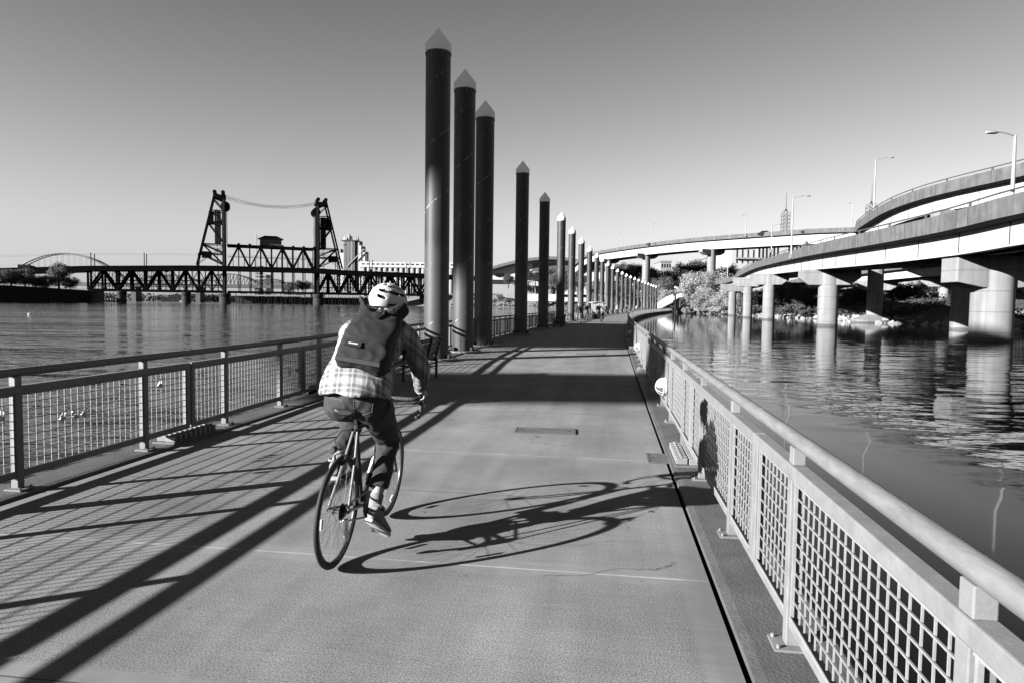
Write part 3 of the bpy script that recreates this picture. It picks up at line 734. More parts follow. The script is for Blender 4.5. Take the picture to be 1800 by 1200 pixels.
# dark trees and lit bushes under the ramps
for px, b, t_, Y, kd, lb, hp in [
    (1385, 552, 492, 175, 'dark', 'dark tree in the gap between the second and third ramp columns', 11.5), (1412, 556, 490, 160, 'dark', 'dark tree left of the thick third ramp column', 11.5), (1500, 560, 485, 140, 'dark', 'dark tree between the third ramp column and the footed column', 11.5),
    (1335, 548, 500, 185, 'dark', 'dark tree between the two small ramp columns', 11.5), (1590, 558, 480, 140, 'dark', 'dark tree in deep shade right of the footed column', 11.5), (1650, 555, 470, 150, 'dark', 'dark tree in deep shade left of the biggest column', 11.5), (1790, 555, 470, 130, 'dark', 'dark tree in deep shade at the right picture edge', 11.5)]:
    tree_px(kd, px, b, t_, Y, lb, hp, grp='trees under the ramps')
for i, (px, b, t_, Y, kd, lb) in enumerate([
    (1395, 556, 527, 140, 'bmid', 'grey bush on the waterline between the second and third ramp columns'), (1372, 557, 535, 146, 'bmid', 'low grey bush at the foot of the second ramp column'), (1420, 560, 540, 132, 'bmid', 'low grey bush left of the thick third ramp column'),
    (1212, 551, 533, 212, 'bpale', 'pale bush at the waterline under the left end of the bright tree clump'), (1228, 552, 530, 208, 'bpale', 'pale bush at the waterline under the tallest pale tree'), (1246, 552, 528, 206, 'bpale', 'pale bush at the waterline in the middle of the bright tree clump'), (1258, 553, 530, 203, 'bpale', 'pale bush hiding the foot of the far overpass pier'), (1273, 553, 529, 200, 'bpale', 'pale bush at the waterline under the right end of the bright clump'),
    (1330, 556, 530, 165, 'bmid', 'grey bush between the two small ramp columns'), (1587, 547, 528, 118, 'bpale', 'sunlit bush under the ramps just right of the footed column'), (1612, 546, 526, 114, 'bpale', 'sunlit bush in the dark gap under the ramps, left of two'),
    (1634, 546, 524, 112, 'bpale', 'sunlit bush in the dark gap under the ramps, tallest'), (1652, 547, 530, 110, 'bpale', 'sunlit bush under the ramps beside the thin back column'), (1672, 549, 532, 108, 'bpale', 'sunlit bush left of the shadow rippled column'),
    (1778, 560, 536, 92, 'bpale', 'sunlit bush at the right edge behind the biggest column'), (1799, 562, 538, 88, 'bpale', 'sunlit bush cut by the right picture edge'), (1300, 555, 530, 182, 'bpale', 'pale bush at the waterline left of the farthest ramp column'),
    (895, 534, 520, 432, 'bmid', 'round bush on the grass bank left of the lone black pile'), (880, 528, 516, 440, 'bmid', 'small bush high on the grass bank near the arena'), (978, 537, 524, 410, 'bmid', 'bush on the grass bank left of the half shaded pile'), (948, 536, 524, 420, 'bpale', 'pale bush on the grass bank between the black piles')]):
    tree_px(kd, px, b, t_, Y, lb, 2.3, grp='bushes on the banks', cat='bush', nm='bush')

# rocks along the right bank: one loose heap nobody could count
rk = MB(); rnd = random.Random(5)
P = catmull(BANK[:8], 1.0)
for i in range(900):
    k = rnd.randrange(len(P) - 1); p = P[k]; u = rnd.uniform(-1.2, 3.5); fr = (P[k + 1] - P[k]).normalized(); r = Vector((fr.y, -fr.x, 0)); s = rnd.uniform(.15, .6)
    c = p + r * u; z = -.65 + max(0, u) * .28
    rings = []; 
    mm = Matrix.Rotation(rnd.uniform(0, 6), 3, Vector((rnd.random(), rnd.random(), 1)).normalized())
    vs = [mm @ Vector((x * s * rnd.uniform(.6, 1.2), y * s * rnd.uniform(.6, 1.2), zz * s * rnd.uniform(.4, .9))) + Vector((c.x, c.y, z)) for zz in (-.7, .7) for x, y in ((-1, -.6), (.3, -1), (1, .1), (.5, .9), (-.7, .8))]
    rk.add(vs, [(4, 3, 2, 1, 0), (5, 6, 7, 8, 9)] + [(a, (a + 1) % 5, 5 + (a + 1) % 5, 5 + a) for a in range(5)])
struct(rk.build('shore_rocks', M('shore rock', .3, .9, .4, 1.2, .4, 8)), 'stuff')
uc = MB(); rnd = random.Random(6)
for i in range(60000):
    k = rnd.randrange(len(P) - 1); p = P[k]; u = 2 + 45 * rnd.random() ** 1.6; fr = (P[k + 1] - P[k]).normalized(); r = Vector((fr.y, -fr.x, 0)); c = p + r * u
    if noise.noise(Vector((c.x * .12, c.y * .12, 3))) < -.12: continue
    z = -.3 + min(u, 16) * .21 + max(0, u - 16) * .1; s = rnd.uniform(.1, .28)
    n_ = Vector((rnd.gauss(0, 1), rnd.gauss(0, 1), rnd.gauss(0, 1))).normalized(); x = n_.orthogonal().normalized() * s; y = n_.cross(x) * .6; q = Vector((c.x, c.y, z + rnd.random() ** 2 * 1.3))
    b = len(uc.v); uc.v += [tuple(q - x), tuple(q + y), tuple(q + x), tuple(q - y)]; uc.f.append((b, b + 1, b + 2, b + 3))
struct(uc.build('undergrowth', leaf_mat('undergrowth leaves', .05)), 'stuff')
gb = MB(); P2 = catmull(BANK[7:12], 1.0)
for i in range(14000):
    k = rnd.randrange(len(P2) - 1); p = P2[k]; u = 1 + 34 * rnd.random(); fr = (P2[k + 1] - P2[k]).normalized(); r = Vector((fr.y, -fr.x, 0)); c = p + r * u
    if noise.noise(Vector((c.x * .06, c.y * .06, 7))) < .0: continue
    z = -.4 + u * .2; s = rnd.uniform(.4, 1.1)
    n_ = Vector((rnd.gauss(0, 1), rnd.gauss(0, 1), rnd.gauss(0, 1))).normalized(); x = n_.orthogonal().normalized() * s; y = n_.cross(x) * .6; q = Vector((c.x, c.y, z + rnd.random() ** 2 * 1.5))
    b = len(gb.v); gb.v += [tuple(q - x), tuple(q + y), tuple(q + x), tuple(q - y)]; gb.f.append((b, b + 1, b + 2, b + 3))
struct(gb.build('bank_scrub', leaf_mat('scrub leaves', .16)), 'stuff')

# ================================================================== ELEVATED RAMPS
def viaduct(name, lb, line, depth, wid, par_h, rail, piers, cap_w, girder_mat=None, n_g=4, step=3.0, cantilever=1.2):
    """line: the near (left) edge of the deck at slab level."""
    P = catmull(line, step); t = thing(name, lb, 'elevated road', P[0]); L0 = Vector(P[0]); Q = [p - L0 for p in P]
    gm = girder_mat or m_girder
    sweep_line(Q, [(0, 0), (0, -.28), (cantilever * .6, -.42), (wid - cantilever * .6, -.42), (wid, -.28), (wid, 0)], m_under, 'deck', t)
    for a in (0, 1):
        u0 = 0 if a == 0 else wid
        s = 1 if a == 0 else -1
        sweep_line(Q, [(u0 - s * .02, -.30), (u0 - s * .02, par_h), (u0 + s * .25, par_h), (u0 + s * .3, .004), (u0 + s * .3, -.30)] if s > 0 else [(u0 - .3, -.30), (u0 - .3, .004), (u0 - .25, par_h), (u0 + .02, par_h), (u0 + .02, -.30)], m_parapet, 'parapet', t)
    for g in range(n_g):
        u = cantilever + (wid - 2 * cantilever) * g / (n_g - 1)
        sweep_line(Q, [(u - .1, -.425), (u - .1, -depth + .12), (u - .3, -depth + .1), (u - .3, -depth), (u + .3, -depth), (u + .3, -depth + .1), (u + .1, -depth + .12), (u + .1, -.425)], gm, 'girder', t)
    fr = frames(Q); acc = 0; mb = MB(); jb = MB()
    for i in range(1, len(fr)):
        acc += (fr[i][0] - fr[i - 1][0]).length
        p, d, r = fr[i]
        if i % 2 == 0:      # cross frames between girders and stiffeners on the outer one
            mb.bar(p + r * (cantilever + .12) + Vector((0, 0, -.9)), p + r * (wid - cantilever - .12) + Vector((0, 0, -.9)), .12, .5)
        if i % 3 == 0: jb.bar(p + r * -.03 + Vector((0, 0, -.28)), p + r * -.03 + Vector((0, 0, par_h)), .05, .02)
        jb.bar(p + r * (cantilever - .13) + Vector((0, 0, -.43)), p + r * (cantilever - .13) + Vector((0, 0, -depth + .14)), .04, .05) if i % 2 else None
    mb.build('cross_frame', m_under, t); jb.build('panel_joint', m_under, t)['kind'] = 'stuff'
    if rail:
        rb_ = MB(); pts = [p + r * .1 + Vector((0, 0, par_h + .32)) for p, d, r in fr]
        rb_.tube(pts, .06, 6)
        for i, (p, d, r) in enumerate(fr):
            if i % 2 == 0: rb_.bar(p + r * .1 + Vector((0, 0, par_h)), p + r * .1 + Vector((0, 0, par_h + .32)), .07, .25, up=d)
        rb_.build('railing', M('ramp rail', .07, .6), t)
    for (cx, cy, ztop, w_, dpt, capl, ang, foot) in piers:
        c = Vector((cx, cy, 0)) - L0; m = Matrix.Translation((c.x, c.y, 0)) @ Matrix.Rotation(ang, 4, 'Z')
        ch = 1.9 if capl else 0; n = 28; ring = []
        for z in [-4 - L0.z] + [(-.6 + k * (ztop + .6) / 6) - L0.z for k in range(7)]:
            ring.append([m @ Vector((w_ / 2 * cos(2 * pi * j / n), dpt / 2 * math.copysign(abs(sin(2 * pi * j / n)) ** .8, sin(2 * pi * j / n)), z)) for j in range(n)])
        col = MB().loft(ring).build('pier_column', m_conc, t, smooth=True)
        if capl:
            z1 = ztop - L0.z + .004; z0 = z1 - ch; h = capl / 2; pc = [(-h, z1), (-h, z0 + .9), (-h + .35 * h, z0), (h - .35 * h, z0), (h, z0 + .9), (h, z1)]
            q = MB(); b = []
            for y in (-.95, .95): b += [m @ Vector((x, y, z)) for x, z in pc]
            q.add(b, [(0, 1, 2, 3, 4, 5), (11, 10, 9, 8, 7, 6)] + [(i, 6 + i, 6 + (i + 1) % 6, (i + 1) % 6) for i in range(6)])
            q.build('pier_cap', m_conc, col, bevel=.05)
        if foot:
            q = MB().lathe([(3.6, -3 - L0.z), (3.6, -.15 - L0.z), (1.5, .7 - L0.z)], 20, Matrix.Translation((c.x, c.y, 0)) @ Matrix.Diagonal((1, .6, 1, 1))); q.build('footing', m_conc, col, smooth=True)
    return t
# main near ramp: the deck edge hangs over the calm water, columns stand in it
def edge_pts(L): return [Vector((xat(px, Y), Y, zat(px, py, Y))) for px, py, Y in L]
rampC = [p + Vector((0, 0, .28)) for p in edge_pts([(1276, 497, 205), (1296, 486, 172), (1320, 474, 146), (1350, 465, 122), (1404, 452.5, 90), (1460, 442, 73.5), (1530, 430, 62), (1652, 406.5, 49.5), (1800, 371.5, 40)])]
rampC = [Vector((rampC[0].x - 6, rampC[0].y + 40, rampC[0].z - 2.5))] + rampC + [Vector((30.0, 26, rampC[-1].z)), Vector((31.5, 8, rampC[-1].z))]
def colx(px, Y): return xat(px, Y)
rampC.reverse()
def ramp_z(L, Y): return min(catmull(L, 1.0), key=lambda p: abs(p.y - Y)).z
DC = 2.0
zC = {Y: ramp_z(rampC, Y) - DC for Y in (15, 50.5, 85, 125, 147, 178)}
viaduct('near_road_ramp', 'nearest concrete road ramp over the water on thick round columns, bright white girder', rampC, DC, 8.6, .95, True,
        [(colx(1736, 50.5) + .3, 50.5, zC[50.5], 2.5, 3.2, 0, -.1, False), (colx(1455, 85), 85, zC[85], 2.35, 2.35, 7.0, -.35, False), (colx(1351, 125), 125, zC[125], 2.1, 2.1, 6.6, -.42, False),
         (colx(1314, 147), 147, zC[147], 1.9, 1.9, 6.2, -.45, False), (colx(1287, 178), 178, zC[178], 1.9, 1.9, 6.0, -.2, False), (36.5, 15, zC[15], 2.6, 3, 0, 0, False)], 6)
# cap beam of the biggest column is deep and juts to the left
bc = MB(); cx, cy = colx(1736, 50.5) + .3, 50.5
z1 = zat(1700, 440, 50); m = Matrix.Translation((cx, cy, 0)) @ Matrix.Rotation(-.1, 4, 'Z')
near = next(o for o in COL.objects if o.name == 'near_road_ramp')
bigcol = [o for o in COL.objects if o.name.startswith('pier_column')][0]
zq = zC[50.5] + .004
bc.prism([(-3.1, zq - 1.9), (-3.1, zq), (3.4, zq), (3.4, zq - 1.9), (1.2, zq - 2.3), (-1.2, zq - 2.3)], 2.3, Matrix.Translation(-Vector(near.location)) @ m @ Matrix.Translation((0, 1.15, 0)) @ Matrix.Rotation(R(90), 4, 'X'))
bc.build('pier_cap', m_conc, bigcol, bevel=.06)
ZB = 14.5
rampB = []
for px, py in [(1800, 308.5), (1705, 329.5), (1624, 349), (1565, 369), (1530, 388), (1503, 410)]:
    d = ray(px, py); k = (ZB - HC) / d.z; rampB.append(Vector((d.x * k, d.y * k, ZB + .28)))
zb_ = ZB + .28; rampB = [Vector((50, 30, zb_)), Vector((49.2, 48, zb_))] + rampB + [Vector((67, 128, zb_)), Vector((84, 138, zb_)), Vector((110, 144, zb_))]
viaduct('upper_road_ramp', 'upper curving concrete road ramp on the right, higher than the nearest ramp', rampB, 2.1, 8.6, .95, True,
        [(colx(1692, 77), 77, ZB - 1.82, 2.3, 2.3, 7, -.05, False), (colx(1537, 109), 109, ZB - 1.82, 2.3, 2.3, 0, -.3, True), (92, 146, ZB - 1.82, 2.2, 2.2, 6, .4, False)], 6)
rampD = edge_pts([(1800, 447, 104), (1740, 455, 108), (1650, 463, 116), (1560, 473, 126), (1500, 481, 138)])
rampD = [Vector((rampD[0].x + 8, 90, rampD[0].z + .5))] + rampD + [Vector((rampD[-1].x + 2, 165, rampD[-1].z - .5)), Vector((rampD[-1].x + 8, 210, rampD[-1].z - 1.5))]
viaduct('back_road_ramp', 'low concrete road ramp seen beneath the nearest ramp, its girder a bright strip', rampD, 1.9, 8, .9, False,
        [(colx(1668, 118) + 1, 121, rampD[3].z - 1.9, 1.7, 1.7, 7.5, -.5, False), (colx(1556, 127) + 1, 132, rampD[4].z - 1.9, 1.7, 1.7, 7, -.5, False), (colx(1790, 106) + 3, 108, rampD[1].z - 1.9, 1.7, 1.7, 7, -.5, False)], 5)
# far overpass
AL = [(1005, 470, 350), (1014, 461, 338), (1030, 450, 325), (1060, 443.5, 305), (1120, 434.5, 275), (1180, 427, 252), (1240, 421.5, 235), (1300, 417, 222), (1380, 411.5, 208), (1425, 408.5, 202), (1495, 406, 194), (1560, 404, 188)]
rampA = edge_pts(AL)
rampA.reverse()
viaduct('far_overpass', 'long far white overpass crossing high above the riverside trees to the right', rampA, 3.3, 10, 1.0, False,
        [(colx(1136, 272), 274, zat(1136, 446, 272), 3.0, 3.0, 10, .45, False), (colx(1253, 233), 236, zat(1253, 438, 233), 2.8, 2.8, 10, .45, False), (colx(1070, 303), 306, zat(1070, 455, 303), 2.8, 2.8, 10, .45, False), (colx(1432, 203), 206, zat(1432, 424, 203), 2.2, 2.2, 7, .35, False)], 8, step=5)
# poles for wires along the far overpass's edge: part of its barrier
far = next(o for o in COL.objects if o.name == 'far_overpass')
q = MB(); PA = catmull(rampA, 5)
for i in range(8, len(PA) - 20, 2):
    p = PA[i] - far.location; q.bar(p + Vector((.1, .1, 1)), p + Vector((.1, .1, 3.4)), .08)
q.build('fence_posts', m_lampgrey, far)['kind'] = 'stuff'

# street lamps on the ramps
def street_lamp(px, pyt, pyb, Y, arm_px, lb, dpx=0):
    b = at(px, pyb, Y); h = zat(px, pyt, Y) - b.z; a = arm_px / F * Y
    t = thing('street_lamp', lb, 'street lamp', b, 0, 'street lamps on the ramps')
    q = MB().tube([(0, 0, -.5), (0, 0, h * .5), (0, 0, h)], [.13, .11, .08], 10).build('pole', m_lampgrey, t, smooth=True)
    rise = abs(a) * .22
    MB().tube([(a * k / 8, 0, h - .05 + rise * sin(pi / 2 * k / 8)) for k in range(9)], [.05] * 9, 6).build('arm', m_lampgrey, t, smooth=True)
    s = math.copysign(1, a)
    MB().ball((a + s * .3, 0, h - .1 + rise), .42, .16, .1, 10).build('lamp_head', m_lampgrey, t, smooth=True)
    MB().box(-.2, .2, -.2, .2, -.5, -.02).build('base', m_conc, t)
street_lamp(1779, 238, 352, 42, -32, 'tall street lamp at the right picture edge, arm pointing left')
street_lamp(1536, 281, 372, 106, 24, 'tall pale street lamp standing on the tip of the upper curving ramp')
street_lamp(1391, 348, 448, 97, 22, 'slim street lamp on the near ramp, taller of the two close together')
street_lamp(1356, 397, 440, 140, 12, 'short street lamp behind the near ramp, left of the taller one')
street_lamp(1497, 358, 408, 196, -4, 'thin lamp post on the far overpass just left of the upper ramp')
street_lamp(1310.5, 379, 414, 220, -5, 'thin lamp post on the far overpass above the striped building')
street_lamp(1145, 394, 428, 262, 5, 'thin lamp post on the far overpass above the tall column')
street_lamp(1093, 412, 436, 290, -4, 'small lamp post on the far overpass near its left end')
street_lamp(1279, 450, 486, 185, 1, 'pale slender lamp post beside the dark tree at the ramp end')

# cars on the far overpass
def car(px, py, Y, lb, v, s=1):
    p = at(px, py, Y); t = thing('car', lb, 'car', p + Vector((0, 2.5, -1.55)), R(-12), 'cars on the far overpass'); t.scale = (s, s, s)
    mt = M('car paint %.2f' % v, v, .3, .05, 1)
    q = MB(); prof_ = [(-2.2, .35), (-2.2, .85), (-1.7, .95), (-1.0, 1.45), (.6, 1.48), (1.3, 1.0), (2.15, .85), (2.2, .35)]
    q.prism(prof_, 1.7, Matrix.Translation((0, .85, 0)) @ Matrix.Rotation(R(90), 4, 'X')); q.build('body', mt, t, bevel=.05)
    for x in (-1.35, 1.35):
        for y in (-.8, .8): MB().lathe([(.33, -.1), (.33, .1)], 14, Matrix.Translation((x, y, .33)) @ Matrix.Rotation(R(90), 4, 'X')).build('wheel', m_rubber, t)
    MB().prism([(-1.5, 1.0), (-1.0, 1.4), (.55, 1.42), (1.15, 1.02)], 1.76, Matrix.Translation((0, .88, 0)) @ Matrix.Rotation(R(90), 4, 'X')).build('windows', M('car glass', .02, .1, .05), t)
car(1350, 404.5, 213, 'dark car on the far overpass left of the twin glass spire', .03); car(1428, 401, 202, 'dark car on the far overpass nearer the upper ramp', .03); car(1144, 423.5, 264, 'small dark car on the far overpass above the tall column', .05, .6)
for k_ in list(TREES):
    if not TREES[k_][1]:
        for o in KIDS[TREES[k_][0].name]: bpy.data.objects.remove(o)
        bpy.data.objects.remove(TREES[k_][0]); del TREES[k_]
# ================================================================== STEEL LIFT BRIDGE
BO = Vector((-197.8, 470.0, 0)); BD = Vector((57, 23, 0)); BL = BD.length; BD.normalize(); BN = Vector((BD.y, -BD.x, 0))   # BN points towards the camera side
t = thing('lift_bridge', 'dark steel double-deck lift bridge with two towers crossing the river', 'bridge', BO)
def bp_(s, n, z): return BD * s + BN * n + Vector((0, 0, z))
BW = 10.0
def tr(parts): 
    mb = MB()
    for a, b, w_ in parts: mb.bar(a, b, w_)
    return mb
DKZ = [(-260, 15.5), (-128, 18.2), (-80, 21.2), (-20, 23.4), (0, 23.8), (61, 24.1), (80, 23.3), (138, 22.6), (260, 20.5)]
def deckz(s):
    for (a, za), (b_, zb_) in zip(DKZ, DKZ[1:]):
        if s <= b_: return za + (zb_ - za) * (s - a) / (b_ - a)
    return DKZ[-1][1]
def span(s0, s1, npan, zlo, zhi, name, x_from=None):
    q = MB()
    for n in (-BW / 2, BW / 2):
        P0 = [bp_(s0 + (s1 - s0) * i / npan, n, zlo(s0 + (s1 - s0) * i / npan)) for i in range(npan + 1)]
        P1 = [bp_(s0 + (s1 - s0) * i / npan, n, zhi(s0 + (s1 - s0) * i / npan)) for i in range(npan + 1)]
        for i in range(npan):
            q.bar(P0[i], P0[i + 1], 1.2, 1.7); q.bar(P1[i], P1[i + 1], 1.2, 1.5)
            if i % 2 == 0: q.bar(P0[i], P1[i + 1], 1.25)
            else: q.bar(P1[i], P0[i + 1], 1.25)
        for i in range(npan + 1): q.bar(P0[i], P1[i], 1.0)
        for i in range(npan):
            m_ = (P0[i] + P1[i + 1]) / 2; q.bar(P1[i], P0[i + 1], .32) if i % 2 == 0 else q.bar(P0[i], P1[i + 1], .32)
            q.bar((P0[i] + P0[i + 1]) / 2, (P1[i] + P1[i + 1]) / 2, .3)
            q.bar((P0[i] + P1[i]) / 2, (P0[i + 1] + P1[i + 1]) / 2, .3)
        for i in range(npan):       # lower deck fence and rail deck stringers
            q.bar(P0[i] + Vector((0, 0, 4.3)), P0[i + 1] + Vector((0, 0, 4.3)), .35)
    for i in range(npan * 2 + 1):
        s = s0 + (s1 - s0) * i / (npan * 2)
        q.bar(bp_(s, -BW / 2, zlo(s)), bp_(s, BW / 2, zlo(s)), .5, .9)
    return q.build(name, m_dkmetal, t)
lowz = lambda s: 7.4 + .0016 * s
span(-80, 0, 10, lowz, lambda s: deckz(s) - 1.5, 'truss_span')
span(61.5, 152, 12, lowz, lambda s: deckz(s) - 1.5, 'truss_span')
# upper road deck with parapet line, side spans and approaches
q = MB()
for a in range(-26, 24):
    s = a * 8.0; q2 = s + 8
    q.bar(bp_(s, 0, deckz(s) - .9), bp_(q2, 0, deckz(q2) - .9), BW + 6, 2.4 if s > -88 else 3.4)
    q.bar(bp_(s, BW / 2 + 3, deckz(s) + .65), bp_(q2, BW / 2 + 3, deckz(q2) + .65), .15, .9)
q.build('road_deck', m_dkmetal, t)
# lift span: truss above the road deck, lower deck hung below it
q = MB(); np_ = 8; zt = lambda s: 39.0 - .012 * s * .3
for n in (-BW / 2, BW / 2):
    for i in range(np_):
        s, s2 = 2 + 57 * i / np_, 2 + 57 * (i + 1) / np_
        q.bar(bp_(s, n, zt(s)), bp_(s2, n, zt(s2)), 1.1, 1.6)
        z0 = deckz(s) + .3; z1 = deckz(s2) + .3
        up = (i % 2 == 0) if i < 4 else (i % 2 == 0)
        if i % 2 == 0: q.bar(bp_(s, n, z0), bp_(s2, n, zt(s2)), 1.0)
        else: q.bar(bp_(s, n, zt(s)), bp_(s2, n, z1), 1.0)
        q.bar(bp_(s2, n, z1), bp_(s2, n, zt(s2)), .55)
        q.bar(bp_(s, n, lowz(s)), bp_(s2, n, lowz(s2)), 1.1, 1.5)
        q.bar(bp_(s2, n, lowz(s2)), bp_(s2, n, z1), .45); q.bar(bp_(s2 + .9, n, lowz(s2)), bp_(s2 + .9, n, z1), .3)
        q.bar(bp_((s + s2) / 2, n, (z0 + zt(s)) / 2), bp_((s + s2) / 2, n, z0), .3); q.bar(bp_(s, n, (z0 + zt(s)) / 2), bp_(s2, n, (z1 + zt(s2)) / 2), .22)
        q.ball(bp_(s2, n, zt(s2) + .9), 1.0, n=8)
for i in range(17):
    s = 2 + 57 * i / 16; q.bar(bp_(s, -BW / 2, lowz(s)), bp_(s, BW / 2, lowz(s)), .5, .9); q.bar(bp_(s, -BW / 2, zt(s)), bp_(s, BW / 2, zt(s)), .5)
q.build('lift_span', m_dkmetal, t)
# operator's house on the lift span
hp = MB(); hs = 29.5
def hbox(mb, s0, s1, n0, n1, z0, z1):
    return mb.add([bp_(s, n, z) for z in (z0, z1) for n in (n0, n1) for s in (s0, s1)], [(0, 2, 3, 1), (4, 5, 7, 6), (0, 1, 5, 4), (2, 6, 7, 3), (0, 4, 6, 2), (1, 3, 7, 5)])
h_ = hbox(hp, hs - 6.5, hs + 7.5, -4, 4, 39.9, 44.6).build('operator_house', M('house siding', .09, .8, .2, .3), t)
q = MB(); q.add([bp_(hs - 8, -5, 44.6), bp_(hs + 9, -5, 44.6), bp_(hs + 9, 5, 44.6), bp_(hs - 8, 5, 44.6), bp_(hs - 3.5, -1, 47), bp_(hs + 4.5, -1, 47), bp_(hs + 4.5, 1, 47), bp_(hs - 3.5, 1, 47)],
    [(0, 1, 5, 4), (1, 2, 6, 5), (2, 3, 7, 6), (3, 0, 4, 7), (4, 5, 6, 7), (3, 2, 1, 0)]); q.build('roof', m_dkmetal, h_)
q = MB()
for k in range(6): hbox(q, hs - 5.8 + k * 2.2, hs - 4.4 + k * 2.2, 4.001, 4.05, 41.6, 43.6)
q.build('window', M('dark window', .012, .2, .1), h_)
# towers
def tower(s, sg, H, nm):
    q = MB()
    for n in (-BW / 2 - .6, BW / 2 + .6):
        A0 = bp_(s, n, 2); A1 = bp_(s, n, H - 4); B0 = bp_(s - sg * 17, n, 25); B1 = bp_(s - sg * 5.5, n, H)
        q.bar(A0, A1, 2.2, 1.8); q.bar(B0, B1, 1.1, 1.1); q.bar(A1, B1 + Vector((0, 0, -1.5)), 2.2, 2.6)
        def Bz(z): k = (z - 25) / (H - 25); return B0.lerp(B1, k)
        lv = [25, 33, 39.5, 54, 62, H - 4]
        for i, z in enumerate(lv[1:-1]): q.bar(Bz(z), bp_(s, n, z), 1.3 if i == 2 else .6)
        for i in range(len(lv) - 1): q.bar(Bz(lv[i + 1]), bp_(s, n, lv[i] + .5), .65); q.bar(Bz(lv[i + 1]) + BD * 1.2 * sg, bp_(s, n, lv[i] + 1.8), .25)
        q.bar(Bz(39.5), bp_(s, n, 25.5), .8); q.bar(bp_(s, n, 39), Bz(26), .3)
    for z in (30, 39.5, 54, 62, H - 4, H): 
        q.bar(bp_(s, -BW / 2 - .6, z), bp_(s, BW / 2 + .6, z), .8); k = (z - 25) / (H - 25); e = s - sg * (17 - 11.5 * k); q.bar(bp_(e, -BW / 2 - .6, z), bp_(e, BW / 2 + .6, z), .6)
    q.box(-1, 1, -1, 1, -1, 1, Matrix.Translation(bp_(s - sg * 2.6, 0, H - 2.3)) @ Matrix.Rotation(math.atan2(BD.y, BD.x), 4, 'Z') @ Matrix.Diagonal((4.0, 6, 1.0, 1)))
    o = q.build(nm, m_dkmetal, t)
    rm = Matrix.Rotation(math.atan2(BD.y, BD.x), 4, 'Z') @ Matrix.Rotation(R(90), 4, 'X')
    for n in (-4.2, 4.2):
        for (ds, dz, r_) in ((-1.0, -8.5, 3.0), (5.6, -2.0 + 2.6, 1.3), (.4, .6, 1.3)):
            MB().lathe([(r_ * .3, -.5), (r_, -.45), (r_, .45), (r_ * .3, .5)], 20, Matrix.Translation(bp_(s - sg * ds, n, H + dz)) @ rm).build('sheave', m_dkmetal, o)
    q = MB(); hbox(q, min(s - sg * 2, s - sg * 5.8), max(s - sg * 2, s - sg * 5.8), -4, 4, H - 34, H - 12); q.build('counterweight', M('counterweight concrete', .02, .9, .3, .4), o)
    q = MB(); hbox(q, min(s - sg * 6.5, s - sg * 9.5), max(s - sg * 6.5, s - sg * 9.5), -3, 3, H - 19, H - 12.5); q.build('machinery_box', m_dkmetal, o)
    q = MB(); hbox(q, min(s - sg * 8, s - sg * 14), max(s - sg * 8, s - sg * 14), -3, 3, 30.3, 34.5); q.build('machinery_box', m_dkmetal, o)
    q = MB()
    for n in (-4.4, -3.6, 3.6, 4.4):
        q.bar(bp_(s + sg * 1.8, n, 40), bp_(s + sg * 1.8, n, H - 7), .25)
        q.bar(bp_(s - sg * 4.4, n, 25), bp_(s - sg * 4.4, n, H - 10), .16)
    q.build('lift_cable', M('steel rope', .08), o)
tower(0, 1, 74.0, 'lift_tower'); tower(61.5, -1, 73.5, 'lift_tower')
q = MB()
for n in (-4, 4): 
    q.tube([bp_(61.5 * k / 16, n, 73 - 5.0 * (1 - (2 * k / 16 - 1) ** 2) - .6 * k / 16) for k in range(17)], .12, 5)
    q.tube([bp_(61.5 * k / 16, n, 71.5 - 4.2 * (1 - (2 * k / 16 - 1) ** 2) - .6 * k / 16) for k in range(17)], .08, 5)
q.build('tower_cable', m_dkmetal, t)
for s, r_ in ((-62, 2.0), (-24, 2.4), (0, 3.4), (61.5, 3.4), (118, 2.2)):
    q = MB()
    for n in (-5.5, 5.5): q.lathe([(r_ * 1.12, -4), (r_, 4), (r_ * 1.15, 5.2), (r_ * 1.15, 6.75)], 18, Matrix.Translation(bp_(s, n, 0)))
    q.bar(bp_(s, -5.5, 3.5), bp_(s, 5.5, 3.5), 2.2, 5); q.build('pier', M('bridge pier concrete', .03, .9, .3, .4), t)
q = MB()
for n in (-6, 6):
    for h in (8.8,):
        for a in range(-16, 18): q.bar(bp_(a * 8, n, deckz(a * 8) + h), bp_(a * 8 + 8, n, deckz(a * 8 + 8) + h), .07)
q.build('overhead_wire', m_dkmetal, t)['kind'] = 'stuff'
for s in (-80 + 2, -80 + 32, -16, 75, 100, 128):
    q = MB(); 
    for n in (-6, 6): q.bar(bp_(s, n, deckz(s)), bp_(s, n, deckz(s) + 9.5), .4)
    q.build('mast', m_dkmetal, t)
# dark masonry abutment at the right end
q = MB(); hbox(q, 139, 153, -9, 9, -3, 7.0); q.build('abutment', M('dark abutment', .012, .9, .3, .4), t)
